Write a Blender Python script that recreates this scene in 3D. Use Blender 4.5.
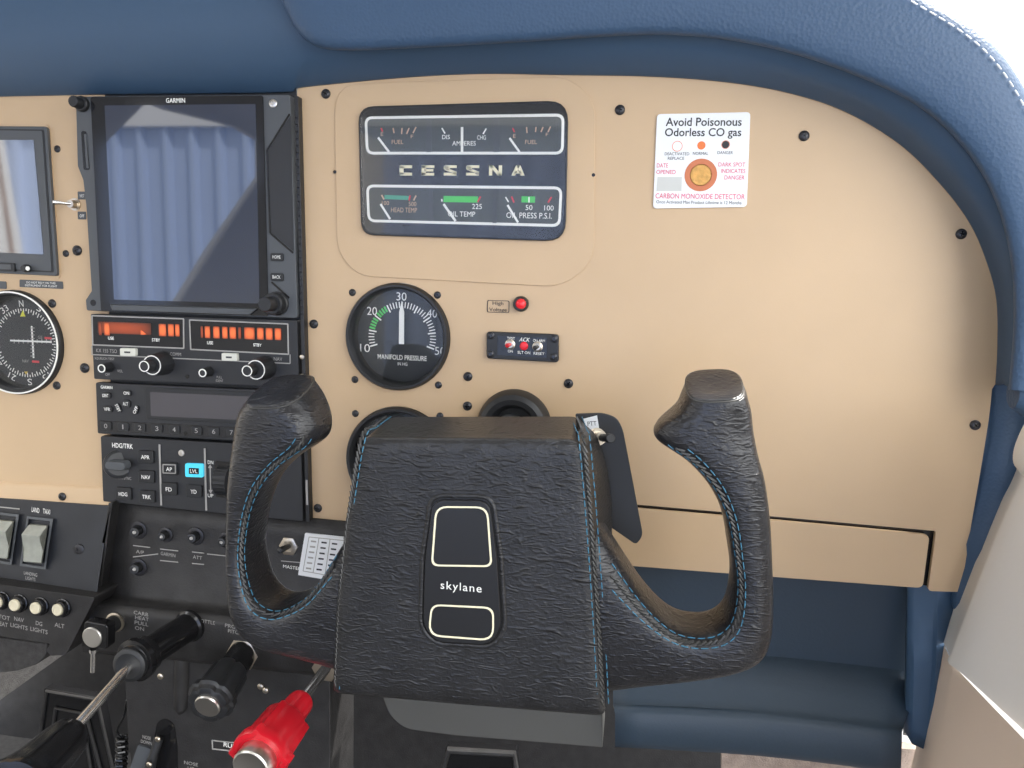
import bpy, bmesh, math, random
from mathutils import Vector, Matrix
random.seed(7)
for o in list(bpy.data.objects): bpy.data.objects.remove(o, do_unlink=True)
SC = bpy.context.scene
COL = SC.collection
R = math.radians
# ------------------------------------------------------------------ camera
F = 760.0; H = 0.62; Z0 = 1.0            # focal length in pixels, distance to the panel, eye height above the cabin floor
def _rot(y, p, r):
    cy, sy, cp, sp, cr, sr = math.cos(y), math.sin(y), math.cos(p), math.sin(p), math.cos(r), math.sin(r)
    Ry = Matrix(((cy,0,sy),(0,1,0),(-sy,0,cy))); Rx = Matrix(((1,0,0),(0,cp,-sp),(0,sp,cp))); Rz = Matrix(((cr,-sr,0),(sr,cr,0),(0,0,1)))
    return Rz @ Rx @ Ry
RC = _rot(R(9.22), R(8.21), R(1.63))     # panel axes (right, down, into) in camera axes
CAM = Vector((0, -H, Z0))
cd = bpy.data.cameras.new('camera'); cd.sensor_width = 36; cd.lens = F*36/1024; cd.clip_start = .01; cd.clip_end = 200
cam = bpy.data.objects.new('camera', cd); COL.objects.link(cam)
_w = lambda row: Vector((row[0], row[2], -row[1]))
right, down, fwd = _w(RC[0]), _w(RC[1]), _w(RC[2])
cam.matrix_world = Matrix(((right.x,-down.x,-fwd.x,CAM.x),(right.y,-down.y,-fwd.y,CAM.y),(right.z,-down.z,-fwd.z,CAM.z),(0,0,0,1)))
SC.camera = cam
# ------------------------------------------------------------------ light and exposure
vs = SC.view_settings
vs.view_transform = 'Standard'; vs.look = 'None'; vs.gamma = 1; vs.use_curve_mapping = False
vs.exposure = 0.27
wd = bpy.data.worlds.new('overcast_sky'); SC.world = wd; wd.use_nodes = True
nt = wd.node_tree; nt.nodes.clear()
wo = nt.nodes.new('ShaderNodeOutputWorld'); bg = nt.nodes.new('ShaderNodeBackground')
tc = nt.nodes.new('ShaderNodeTexCoord'); sx = nt.nodes.new('ShaderNodeSeparateXYZ'); rp = nt.nodes.new('ShaderNodeValToRGB')
mr = nt.nodes.new('ShaderNodeMapRange'); mr.inputs['From Min'].default_value = -1; mr.inputs['From Max'].default_value = 1
nt.links.new(tc.outputs['Generated'], sx.inputs[0]); nt.links.new(sx.outputs['Z'], mr.inputs['Value']); nt.links.new(mr.outputs[0], rp.inputs[0])
rp.color_ramp.elements[0].position = .42; rp.color_ramp.elements[0].color = (.42,.41,.40,1)
rp.color_ramp.elements[1].position = .56; rp.color_ramp.elements[1].color = (.97,.985,1,1)
# bright lobe added to the sky behind the aircraft, to light the panels
vd = nt.nodes.new('ShaderNodeVectorMath'); vd.operation = 'DOT_PRODUCT'; vd.inputs[1].default_value = Vector((.0,-.92,.38)).normalized()
m2 = nt.nodes.new('ShaderNodeMapRange'); m2.interpolation_type = 'SMOOTHSTEP'
for k_, v_ in (('From Min',.25),('From Max',1.0),('To Min',2.7),('To Max',5.2)): m2.inputs[k_].default_value = v_
nt.links.new(tc.outputs['Generated'], vd.inputs[0]); nt.links.new(vd.outputs['Value'], m2.inputs['Value'])
nt.links.new(rp.outputs[0], bg.inputs[0]); nt.links.new(m2.outputs[0], bg.inputs[1])
nt.links.new(bg.outputs[0], wo.inputs[0])
sd = bpy.data.lights.new('sun', 'SUN'); sd.energy = 7.0; sd.angle = R(3); sd.color = (1,.96,.9)
sun = bpy.data.objects.new('sun', sd); COL.objects.link(sun); sun.rotation_euler = Vector((-.62,-.45,-1)).to_track_quat('-Z','Y').to_euler()
# ------------------------------------------------------------------ projection helpers
def at(px, py, d=0.0):
    u = Vector(((px-512)/F, (py-384)/F, 1.0)); p = RC.transposed() @ u
    t = (H-d)/p.z
    return Vector((p.x*t, -d, Z0 - p.y*t))
def sc(px, py, d=0.0):                   # metres per pixel there
    return (at(px,py,d)-CAM).dot(fwd)/F
def xz(px, py, d=0.0):
    p = at(px,py,d); return (p.x, p.z)
# ------------------------------------------------------------------ materials
def mat(name, col, rough=.5, metal=0, spec=.5, bump=None, var=None, emit=None, coat=0, ior=None):
    m = bpy.data.materials.new(name); m.use_nodes = True
    nt = m.node_tree; b = nt.nodes['Principled BSDF']
    b.inputs['Base Color'].default_value = (*col,1); b.inputs['Roughness'].default_value = rough
    b.inputs['Metallic'].default_value = metal; b.inputs['Specular IOR Level'].default_value = spec
    if ior: b.inputs['IOR'].default_value = ior
    if coat: b.inputs['Coat Weight'].default_value = coat; b.inputs['Coat Roughness'].default_value = .08
    if emit: b.inputs['Emission Color'].default_value = (*emit[0],1); b.inputs['Emission Strength'].default_value = emit[1]
    tcn = nt.nodes.new('ShaderNodeTexCoord')
    if bump:                             # list of (kind, scale, strength, distance, stretch)
        prev = None
        for kind, s, st, dist, stretch in bump:
            mp = nt.nodes.new('ShaderNodeMapping'); mp.inputs['Scale'].default_value = stretch
            nt.links.new(tcn.outputs['Object'], mp.inputs[0])
            if kind == 'noise':
                n = nt.nodes.new('ShaderNodeTexNoise'); n.inputs['Scale'].default_value = s; n.inputs['Detail'].default_value = 4; n.inputs['Distortion'].default_value = .6; out = n.outputs['Fac']
            elif kind == 'crease':
                n = nt.nodes.new('ShaderNodeTexNoise'); n.noise_type = 'RIDGED_MULTIFRACTAL'; n.inputs['Scale'].default_value = s; n.inputs['Detail'].default_value = 3; n.inputs['Distortion'].default_value = .8; out = n.outputs['Fac']
            else:
                n = nt.nodes.new('ShaderNodeTexVoronoi'); n.inputs['Scale'].default_value = s; out = n.outputs['Distance']
            nt.links.new(mp.outputs[0], n.inputs['Vector'])
            bp = nt.nodes.new('ShaderNodeBump'); bp.inputs['Strength'].default_value = st; bp.inputs['Distance'].default_value = dist
            nt.links.new(out, bp.inputs['Height'])
            if prev: nt.links.new(prev.outputs[0], bp.inputs['Normal'])
            prev = bp
        nt.links.new(prev.outputs[0], b.inputs['Normal'])
    if var:                              # (scale, amount): worn, uneven colour
        n = nt.nodes.new('ShaderNodeTexNoise'); n.inputs['Scale'].default_value = var[0]; n.inputs['Detail'].default_value = 5
        nt.links.new(tcn.outputs['Object'], n.inputs['Vector'])
        cr = nt.nodes.new('ShaderNodeValToRGB'); a = var[1]
        cr.color_ramp.elements[0].position = .3; cr.color_ramp.elements[1].position = .7
        cr.color_ramp.elements[0].color = (*[c*(1-a) for c in col],1); cr.color_ramp.elements[1].color = (*[min(1,c*(1+a)) for c in col],1)
        nt.links.new(n.outputs['Fac'], cr.inputs[0]); nt.links.new(cr.outputs[0], b.inputs['Base Color'])
    return m
one = (1,1,1)
TAN = mat('tan_paint', (.60,.43,.262), .42, bump=[('noise',900,.12,.0006,one)], var=(14,.03))
NAVY = mat('navy_vinyl', (.042,.088,.165), .5, bump=[('voronoi',420,.35,.0008,one)])
NAVY2 = mat('smooth_navy_vinyl', (.047,.094,.165), .5, bump=[('noise',120,.15,.001,one)])
LEATHER = mat('black_leather', (.020,.020,.021), .36, bump=[('crease',170,.75,.0011,(.7,.5,2.2)),('noise',420,.5,.0007,one)], var=(40,.25))
LEATHER2 = mat('black_grip_leather', (.019,.019,.021), .28, bump=[('crease',190,.75,.0011,(.6,.6,2.2)),('noise',420,.45,.0007,one)], var=(40,.25))
BLACK = mat('black_plastic', (.018,.019,.021), .45, bump=[('noise',700,.1,.0004,one)])
GLOSS = mat('glossy_black_plastic', (.010,.010,.011), .16)
RADIO = mat('charcoal_radio_face', (.024,.025,.028), .5, bump=[('noise',900,.12,.0004,one)])
GREYP = mat('dark_grey_bezel', (.080,.087,.095), .45)
PED = mat('black_crinkle_plastic', (.022,.021,.021), .5, bump=[('noise',500,.5,.0008,one)], var=(60,.3))
SWP = mat('satin_black_placard', (.017,.019,.024), .36, var=(30,.2))
STEELB = mat('blackened_screw', (.045,.045,.05), .33, metal=.5)
CHROME = mat('chrome', (.75,.74,.72), .16, metal=1)
BRUSH = mat('brushed_aluminium', (.72,.69,.64), .32, metal=1)
BRASSY = mat('nickel_nut', (.62,.55,.45), .3, metal=1)
INK = mat('white_ink', (.92,.92,.87), .6)
INKDIM = mat('faded_white_ink', (.38,.37,.35), .6)
CREAM = mat('cream_ink', (.95,.88,.62), .6)
PEACH = mat('faded_peach_ink', (.62,.42,.29), .6)
DARKINK = mat('dark_ink', (.03,.03,.035), .6)
REDINK = mat('red_ink', (.70,.06,.08), .6)
PINK = mat('magenta_ink', (.75,.06,.16), .6)
GREENINK = mat('green_ink', (.10,.62,.14), .6)
TEALINK = mat('faded_green_ink', (.10,.38,.26), .6)
DIAL = mat('black_dial', (.022,.026,.030), .5)
DIALG = mat('grey_dial', (.075,.085,.085), .5)
def glow(name, col, st):                      # gas display whose light fades towards the edge of each lit block
    m = mat(name, (.03,.012,.006), .5); nt = m.node_tree; b = nt.nodes['Principled BSDF']
    t = nt.nodes.new('ShaderNodeTexCoord'); sp_ = nt.nodes.new('ShaderNodeSeparateXYZ'); nt.links.new(t.outputs['Generated'], sp_.inputs[0]); out = None
    def M(op, a, b_):
        n = nt.nodes.new('ShaderNodeMath'); n.operation = op
        for i, q in enumerate((a, b_)):
            if isinstance(q,(int,float)): n.inputs[i].default_value = q
            else: nt.links.new(q, n.inputs[i])
        return n.outputs[0]
    f = []
    for ax in ('X','Z'): f.append(M('POWER', M('MAXIMUM', M('MULTIPLY', M('MULTIPLY', sp_.outputs[ax], M('SUBTRACT', 1.0, sp_.outputs[ax])), 4.0), 0.0), .55))
    nt.links.new(M('MULTIPLY', M('MULTIPLY', f[0], f[1]), st), b.inputs['Emission Strength']); b.inputs['Emission Color'].default_value = (*col,1)
    return m
GLOW = glow('orange_gas_display', (1,.17,.045), 1.15); GLOWD = glow('dim_orange_gas_display', (1,.15,.04), .36)
def glass(name, tint, ior=1.5, ts=1.0):
    m = bpy.data.materials.new(name); m.use_nodes = True; nt = m.node_tree; nt.nodes.clear()
    o = nt.nodes.new('ShaderNodeOutputMaterial'); mx = nt.nodes.new('ShaderNodeMixShader'); fr = nt.nodes.new('ShaderNodeFresnel'); fr.inputs[0].default_value = ior
    t = nt.nodes.new('ShaderNodeBsdfTransparent'); t.inputs[0].default_value = (*[c*ts for c in tint],1); g = nt.nodes.new('ShaderNodeBsdfGlossy'); g.inputs['Roughness'].default_value = .03
    nt.links.new(fr.outputs[0], mx.inputs[0]); nt.links.new(t.outputs[0], mx.inputs[1]); nt.links.new(g.outputs[0], mx.inputs[2]); nt.links.new(mx.outputs[0], o.inputs[0])
    return m
GLASS = glass('instrument_glass', one)
PANE = glass('clear_acrylic', one, 1.3)
SCREEN = mat('dark_display_glass', (.016,.028,.060), .03, ior=1.95)
SCREENF = mat('display_surround_glass', (.012,.013,.016), .10)
SCREEN2 = mat('grey_display_glass', (.07,.075,.08), .04, ior=2.4)
LCD = mat('grey_lcd', (.085,.080,.088), .22)
WHITEP = mat('white_card', (.86,.88,.89), .35)
RED = mat('red_knob_plastic', (.62,.010,.022), .28)
REDL = mat('red_lens', (.70,.02,.03), .2, emit=((1,.03,.05),.12))
ORANGE = mat('orange_print', (.85,.22,.06), .6)
AMBER = mat('amber_sensor', (.72,.40,.12), .8, bump=[('noise',500,.6,.001,one)], var=(300,.15))
RUST = mat('burnt_orange_ring', (.62,.20,.09), .6)
CYAN = mat('lit_cyan_key', (.05,.45,.62), .5, emit=((.08,.62,.85),.55))
ROCK = mat('ivory_grey_rocker', (.29,.30,.26), .4, var=(120,.12))
IVORY = mat('ivory_key', (.72,.72,.64), .4)
BLUETH = mat('blue_thread', (.05,.19,.30), .6)
BLACKTH = mat('black_thread', (.05,.05,.048), .42)
WHITETH = mat('white_thread', (.75,.78,.80), .6)
DOORG = mat('grey_door_vinyl', (.76,.74,.70), .5, bump=[('noise',300,.12,.0006,one)])
DOORP = mat('beige_door_trim', (.74,.60,.48), .6, bump=[('noise',500,.2,.0006,one)])
CARPET = mat('beige_carpet', (.42,.33,.27), .9, bump=[('noise',600,.7,.002,one)], var=(90,.2))
CARPETG = mat('grey_carpet', (.045,.043,.042), .95, bump=[('noise',700,.8,.002,one)], var=(150,.25))
CHAR = mat('charcoal_cover', (.030,.050,.074), .5, bump=[('noise',400,.25,.0006,one)])
SIDING = mat('blue_grey_siding', (.46,.56,.80), .5)
LINER = mat('pale_cabin_liner', (.55,.53,.50), .8)
PAINTW = mat('white_aircraft_paint', (.8,.8,.8), .3)
PAINTB = mat('brown_stripe_paint', (.25,.13,.08), .3)
SEATM = mat('dark_seat_leather', (.05,.05,.055), .5)
# ------------------------------------------------------------------ mesh helpers
ORG = {}
class MB:
    def __init__(s): s.v, s.f = [], []
    def add(s, vs, fs):
        k = len(s.v); s.v += [Vector(v) for v in vs]; s.f += [tuple(i+k for i in f) for f in fs]; return s
    def prism(s, pts, d0, d1, taper=None):          # outline (x, z), from depth d0 (back) to d1 (front)
        n = len(pts); tp = taper or pts
        return s.add([(x,-d0,z) for x,z in pts]+[(x,-d1,z) for x,z in tp], [tuple(range(n)), tuple(range(2*n-1,n-1,-1))]+[(i,(i+1)%n,n+(i+1)%n,n+i) for i in range(n)])
    def holed(s, pts, holes, d0, d1):               # plate with round openings
        bm = bmesh.new(); ed = []
        for loop in [pts]+holes:
            vs_ = [bm.verts.new((x,-d1,z)) for x,z in loop]
            ed += [bm.edges.new((vs_[i],vs_[(i+1)%len(vs_)])) for i in range(len(vs_))]
        bmesh.ops.triangle_fill(bm, use_beauty=True, use_dissolve=False, edges=ed)
        bm.verts.index_update(); V = [tuple(v.co) for v in bm.verts]; T = [tuple(v.index for v in f.verts) for f in bm.faces]; bm.free()
        s.add(V, T); s.add([(x,-d0,z) for x,y,z in V], T)
        for loop in [pts]+holes:
            n = len(loop); s.add([(x,-d0,z) for x,z in loop]+[(x,-d1,z) for x,z in loop], [(i,(i+1)%n,n+(i+1)%n,n+i) for i in range(n)])
        return s
    def ring(s, a, b, d0, d1):                      # frame between two outlines of equal count
        n = len(a); V = [(x,-d0,z) for x,z in a]+[(x,-d1,z) for x,z in a]+[(x,-d1,z) for x,z in b]+[(x,-d0,z) for x,z in b]; fs = []
        for i in range(n):
            j = (i+1)%n
            for q in range(4): fs.append((q*n+i, q*n+j, ((q+1)%4)*n+j, ((q+1)%4)*n+i))
        return s.add(V, fs)
    def rings(s, rs, cap0=True, cap1=True, closed=True):
        n = len(rs[0]); fs = []; V = [p for r in rs for p in r]
        for k in range(len(rs)-1):
            for i in range(n if closed else n-1):
                j = (i+1)%n; fs.append((k*n+i, k*n+j, (k+1)*n+j, (k+1)*n+i))
        if cap0: fs.append(tuple(range(n-1,-1,-1)))
        if cap1: fs.append(tuple(range((len(rs)-1)*n, len(rs)*n)))
        return s.add(V, fs)
    def axis(s, p0, p1, prof, n=32, flute=None):    # lathe along p0->p1, prof [(metres along, radius)]
        p0, p1 = Vector(p0), Vector(p1); a = (p1-p0).normalized()
        u = a.cross(Vector((0,0,1)));  u = u.normalized() if u.length > .05 else Vector((1,0,0)); w = a.cross(u)
        rs = []
        for t, r in prof:
            rs.append([p0 + a*t + (u*math.cos(2*math.pi*i/n)+w*math.sin(2*math.pi*i/n))*max(r,1e-5)*(1+(flute(2*math.pi*i/n,t) if flute else 0)) for i in range(n)])
        return s.rings(rs)
    def tube(s, pts, r, n=8, closed=False):
        P = [Vector(p) for p in pts]; m = len(P); rs = []; up = None
        for i in range(m):
            t = (P[(i+1)%m]-P[i-1]) if closed else (P[min(i+1,m-1)]-P[max(i-1,0)])
            t.normalize()
            if up is None: up = t.cross(Vector((.31,.2,.93))).normalized()
            u = (up - t*up.dot(t)); u = u.normalized() if u.length > 1e-6 else t.orthogonal().normalized(); up = u; w = t.cross(u)
            rr_ = r[i] if isinstance(r,(list,tuple)) else r
            rs.append([P[i]+(u*math.cos(2*math.pi*k/n)+w*math.sin(2*math.pi*k/n))*rr_ for k in range(n)])
        if closed: rs.append(rs[0])
        return s.rings(rs, not closed, not closed)
    def box(s, lo, hi):
        x0,y0,z0 = lo; x1,y1,z1 = hi
        return s.add([(x0,y0,z0),(x1,y0,z0),(x1,y1,z0),(x0,y1,z0),(x0,y0,z1),(x1,y0,z1),(x1,y1,z1),(x0,y1,z1)], [(3,2,1,0),(4,5,6,7),(0,1,5,4),(1,2,6,5),(2,3,7,6),(3,0,4,7)])
    def build(s, name, m, parent=None, bevel=0, seg=2, org=None, sharp=35, label=None, sub=0):
        if org is None: org = ORG[parent.name] if parent else Vector((0,0,0))
        me = bpy.data.meshes.new(name); bm = bmesh.new()
        V = [bm.verts.new(v-org) for v in s.v]
        for f in s.f:
            try: bm.faces.new([V[i] for i in f])
            except ValueError: pass
        bmesh.ops.remove_doubles(bm, verts=bm.verts, dist=1e-7)
        bmesh.ops.recalc_face_normals(bm, faces=bm.faces)
        bm.to_mesh(me); bm.free()
        for p in me.polygons: p.use_smooth = True
        me.set_sharp_from_angle(angle=R(sharp)); me.materials.append(m)
        o = bpy.data.objects.new(name, me); COL.objects.link(o); ORG[o.name] = org
        if parent: o.parent = parent; o.location = org - ORG[parent.name]
        else: o.location = org
        if bevel:
            b = o.modifiers.new('bevel','BEVEL'); b.width = bevel; b.segments = seg; b.limit_method = 'ANGLE'; b.angle_limit = R(40); b.harden_normals = True
        if sub:
            q = o.modifiers.new('sub','SUBSURF'); q.levels = sub; q.render_levels = sub
        if label: o['label'] = label
        return o
def thing(name, label, cat, loc, group=None, kind=None):
    o = bpy.data.objects.new(name, None); COL.objects.link(o); o.location = loc; o.empty_display_size = .01
    ORG[o.name] = Vector(loc); o['label'] = label; o['category'] = cat
    if group: o['group'] = group
    if kind: o['kind'] = kind
    return o
def tag(o, label, cat, group=None, kind=None):
    o['label'] = label; o['category'] = cat
    if group: o['group'] = group
    if kind: o['kind'] = kind
    return o
def rr(x0, z0, x1, z1, r, n=6):
    if x0 > x1: x0, x1 = x1, x0
    if z0 > z1: z0, z1 = z1, z0
    r = min(r, (x1-x0)/2*.999, (z1-z0)/2*.999)
    if r <= 1e-6: return [(x0,z0),(x1,z0),(x1,z1),(x0,z1)]
    out = []
    for cx, cz, a in ((x1-r,z0+r,-90),(x1-r,z1-r,0),(x0+r,z1-r,90),(x0+r,z0+r,180)):
        for k in range(n+1): t = R(a+90*k/n); out.append((cx+r*math.cos(t), cz+r*math.sin(t)))
    return out
def rpoly(pts, r, n=5):                              # rounded corners on any outline
    out = []; m = len(pts)
    for i in range(m):
        p, a, b = Vector(pts[i]), Vector(pts[i-1]), Vector(pts[(i+1)%m])
        q = r[i] if isinstance(r,(list,tuple)) else r
        da, db = (a-p), (b-p); q = min(q, da.length*.48, db.length*.48)
        if q < 1e-5: out.append(tuple(p)); continue
        s0, s1 = p+da.normalized()*q, p+db.normalized()*q
        for k in range(n+1):
            t = k/n; out.append(tuple(s0*(1-t)**2 + p*2*t*(1-t) + s1*t*t))
    return out
def circ(c, r, n=40, a0=0): return [(c[0]+r*math.cos(a0+2*math.pi*i/n), c[1]+r*math.sin(a0+2*math.pi*i/n)) for i in range(n)]
def box_px(tl, br, d): a, b = xz(*tl,d), xz(*br,d); return a[0], b[1], b[0], a[1]
def plate(name, m, par, tl, br, d, th, r=0, bev=0, label=None):       # px corners at its front face
    x0,z0,x1,z1 = box_px(tl, br, d)
    return MB().prism(rr(x0,z0,x1,z1,r*sc(*tl,d)), d-th, d).build(name, m, par, bevel=bev, label=label)
def frame_px(name, m, par, tl, br, d, t, r, th=.0004, org=None, label=None):
    x0,z0,x1,z1 = box_px(tl, br, d); s = sc(*tl,d); t *= s; r *= s
    return MB().ring(rr(x0,z0,x1,z1,r), rr(x0+t,z0+t,x1-t,z1-t,max(r-t,s*.2)), d-th, d).build(name, m, par, label=label)
def poly(name, m, par, pxs, d, th, r=0, bev=0, org=None, label=None):
    s = sc(*pxs[0],d); pts = [xz(x,y,d) for x,y in pxs]
    if r: pts = rpoly(pts, [q*s for q in r] if isinstance(r,(list,tuple)) else r*s)
    return MB().prism(pts, d-th, d).build(name, m, par, bevel=bev, org=org, label=label)
def lathe(name, m, par, cx, cy, d, prof, n=40, flute=None, sharp=35, label=None):  # prof [(radius px, height mm above d)]
    c = at(cx,cy,d); s = sc(cx,cy,d)
    return MB().axis(c, c+Vector((0,-1,0)), [(h/1000, r*s) for r,h in prof], n, flute).build(name, m, par, sharp=sharp, label=label)
def ridged(k, a): return lambda t, h: a*(1 if math.cos(k*t) > 0 else -1)
_tc = {}
def text(body, par, cx, cy, w, h, d, m, bold=0.0, name='lettering', slant=0, rot=0, space=1.0):
    key = (body, bold, slant, space)
    if key not in _tc:
        cu = bpy.data.curves.new('t','FONT'); cu.body = body; cu.offset = bold; cu.shear = slant; cu.resolution_u = 3; cu.space_character = space; cu.align_x = 'CENTER'
        ob = bpy.data.objects.new('t', cu); COL.objects.link(ob); bpy.context.view_layer.update()
        me = bpy.data.meshes.new_from_object(ob.evaluated_get(bpy.context.evaluated_depsgraph_get()))
        _tc[key] = ([tuple(v.co) for v in me.vertices], [tuple(p.vertices) for p in me.polygons])
        bpy.data.objects.remove(ob); bpy.data.meshes.remove(me); bpy.data.curves.remove(cu)
    V, Fc = _tc[key]
    xs = [v[0] for v in V]; ys = [v[1] for v in V]; x0,x1,y0,y1 = min(xs),max(xs),min(ys),max(ys)
    s = sc(cx,cy,d); c = at(cx,cy,d); W, Hh = w*s, h*s; ca, sa = math.cos(R(rot)), math.sin(R(rot)); out = []
    for v in V:
        a = ((v[0]-x0)/(x1-x0)-.5)*W; b = ((v[1]-y0)/(y1-y0)-.5)*Hh
        out.append((c.x+a*ca-b*sa, c.y, c.z+a*sa+b*ca))
    return MB().add(out, Fc).build(name, m, par)
def line(mb, a, b, w, d):                            # flat stroke between two px points, w px wide
    p, q = Vector(xz(*a,d)), Vector(xz(*b,d)); t = (q-p).normalized(); s = sc(*a,d)*w/2; nrm = Vector((-t.y,t.x))*s
    mb.prism([tuple(p-nrm),tuple(q-nrm),tuple(q+nrm),tuple(p+nrm)], d-.0003, d)
def stroke(mb, p, q, w, d):                          # same in panel metres
    p, q = Vector(p), Vector(q); t = (q-p).normalized(); nrm = Vector((-t.y,t.x))*w/2
    mb.prism([tuple(p-nrm),tuple(q-nrm),tuple(q+nrm),tuple(p+nrm)], d-.0003, d)
def catmull(P, k=6):
    out = []
    for i in range(len(P)-1):
        p0,p1,p2,p3 = P[max(i-1,0)],P[i],P[i+1],P[min(i+2,len(P)-1)]
        for j in range(k):
            t = j/k; out.append((p1*2+(p2-p0)*t+(p0*2-p1*5+p2*4-p3)*t*t+(p1*3-p0-p2*3+p3)*t**3)*.5)
    out.append(P[-1].copy()); return out
# cross-head screw, shared mesh
def _screw_mesh(r, h):
    mb = MB().axis((0,0,0),(0,-1,0),[(-.002,r*.6),(0,r*.6),(0,r),(h*.35,r),(h*.75,r*.82),(h,r*.5),(h*1.02,0)],24)
    me = mb.build('screw', STEELB); 
    mb2 = MB(); w, l = r*.13, r*.5
    for a in (0, math.pi/2):
        c, s_ = math.cos(a), math.sin(a); pts = [(x*c-z*s_, x*s_+z*c) for x,z in ((-l,-w),(l,-w),(l,w),(-l,w))]
        mb2.prism(pts, h*.7, h*1.06)
    cr = mb2.build('recess', GLOSS); a, b = me.data, cr.data
    bpy.data.objects.remove(me); bpy.data.objects.remove(cr); return a, b
SCREWS = {k: _screw_mesh(*v) for k, v in {'big':(.0046,.0026),'mid':(.0039,.0022),'small':(.0031,.0014)}.items()}
def screw(par, px, py, size='mid', d=0.0):
    a, b = SCREWS[size]; p = at(px,py,d)
    o = bpy.data.objects.new('screw', a); COL.objects.link(o); o.parent = par; o.location = p-ORG[par.name]; o.rotation_euler = (0, random.random()*1.5, 0)
    q = bpy.data.objects.new('recess', b); COL.objects.link(q); q.parent = o
    ORG[o.name] = p
    return o
def stitches(mb, pts, ln, gap, r):
    L = [0.0]; 
    for a, b in zip(pts, pts[1:]): L.append(L[-1]+(b-a).length)
    def pos(s):
        for i in range(len(pts)-1):
            if L[i+1] >= s: return pts[i].lerp(pts[i+1], (s-L[i])/max(L[i+1]-L[i],1e-9))
        return pts[-1]
    s = 0
    while s+ln < L[-1]:
        a, m_, b = pos(s), pos(s+ln/2), pos(s+ln)
        mb.tube([a, m_, b], [r*.7, r, r*.7], 5); s += ln+gap
    return mb
# ================================================================== the setting
def struct(o): o['kind'] = 'structure'; return o
FZ = Z0-.80
struct(MB().box((-1.1,-2.4,FZ-.05),(.45,.45,FZ)).build('floor', CARPETG, org=Vector((0,0,FZ))))
struct(MB().box((-1.1,-1.9,Z0+.50),(.45,-.12,Z0+.54)).build('ceiling', LINER, org=Vector((0,-1,Z0+.5))))
def wl(px, py, X=-1.05):                          # where the sight line mirrored in the panel plane crosses the left side
    p = at(px,py,0); k = (X-p.x)/p.x
    return Vector((X, -H*k, Z0+(p.z-Z0)*(1+k)))
wb = bmesh.new(); we = []
for loop in ([(.3,FZ),(.3,Z0+.5),(-2.4,Z0+.5),(-2.4,FZ)], [tuple(wl(*q).yz) for q in ((100,152),(150,102),(175,112),(240,128),(264,142),(264,178),(215,250),(180,308),(113,310),(102,250))], [tuple(wl(*q).yz) for q in ((-60,120),(50,128),(60,268),(-60,268))]):
    vv = [wb.verts.new((-1.05,y,z)) for y,z in loop]; we += [wb.edges.new((vv[i],vv[(i+1)%len(vv)])) for i in range(len(vv))]
bmesh.ops.triangle_fill(wb, use_beauty=True, use_dissolve=False, edges=we); wb.verts.index_update()
wm = MB().add([tuple(v.co) for v in wb.verts],[tuple(v.index for v in f.verts) for f in wb.faces]).build('wall_left', LINER, org=Vector((-1.05,-1,FZ)), sharp=20); wb.free()
q = wm.modifiers.new('sol','SOLIDIFY'); q.thickness = .03; q.offset = 0
struct(wm)
# firewall closing the footwell
struct(MB().box((-1.1,.42,FZ),(.36,.45,Z0+.06)).build('wall_front', PED, org=Vector((0,.42,FZ))))
# windshield above and beyond the glareshield
ws = MB().rings([[(-1.1,.55,Z0+.12),(-.4,.62,Z0+.12),(.3,.55,Z0+.12),(.62,.2,Z0+.10)],[(-1.05,.0,Z0+.55),(-.4,-.02,Z0+.58),(.3,.0,Z0+.55),(.55,-.15,Z0+.5)]],False,False,False).build('window_1', PANE)
struct(ws)
# corrugated hangar standing behind the aircraft; it shows as a reflection in the displays
hw = MB(); xs = []; x = -11.0
while x < 2: xs += [(x,0),(x+.20,0),(x+.225,.07),(x+.27,.07),(x+.31,0)]; x += .32
hw.rings([[(a,-7.5+b,Z0-2.2) for a,b in xs],[(a,-7.5+b,Z0+1.52) for a,b in xs]],False,False,False)
hang = hw.build('hangar', SIDING, org=Vector((-4,-7.5,Z0-2.2)), sharp=20)
hang['label'] = 'blue grey ribbed metal hangar wall mirrored in the tall touchscreen display'; hang['category'] = 'building'
MB().box((-11,-7.62,Z0+1.52),(2,-7.40,Z0+2.3)).build('fascia', PAINTW, hang)
st_ = thing('wing_strut', 'broad white wing strut with brown stripe mirrored in the flat display', 'strut', wl(0,260,-1.9))
def strut(name, m, pxs, X, th): return MB().rings([[wl(x,y,X) for x,y in pxs],[wl(x,y,X)+Vector((-th,0,0)) for x,y in pxs]]).build(name, m, st_)
strut('strut_body', PAINTW, [(-70,100),(0,100),(30,280),(-70,280)], -1.9, .06)
strut('stripe', PAINTB, [(-9,100),(-5.5,100),(21.5,280),(17,280)], -1.897, .004)
# ------------------------------------------------------------------ glareshield
def crow(pts, d): return [at(x,y,d) for x,y in pts]
GC0 = [(-130,97),(-20,96),(90,94),(200,93),(286,91.5),(302,86.5),(400,77),(480,73),(560,74),(660,76),(740,83),(800,95),(850,113),(902,145),(943,186),(971,224),(988,264),(997,300),(998,345),(996,385)]
GC1 = [(-130,66),(-20,64),(90,62),(200,60),(288,58),(330,53),(400,49),(480,46),(560,45),(660,48),(740,57),(800,73),(852,93),(908,126),(953,172),(984,215),(1002,258),(1010,300),(1012,345),(1008,387)]
GC2 = [(-130,30),(-20,32),(90,25),(200,18),(288,14),(330,20),(400,20),(480,20),(560,20),(660,24),(740,34),(800,52),(860,74),(918,110),(962,158),(996,205),(1012,255),(1020,300),(1021,345),(1016,388)]
GC3 = [(x,-90) if x < 800 else (x+10,y-22) for x,y in GC2]
gs = thing('glareshield', 'navy vinyl glareshield padding arching over the top of the tan panels', 'glareshield', at(520,40,.03))
sm = lambda row: catmull(row, 5)
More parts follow.
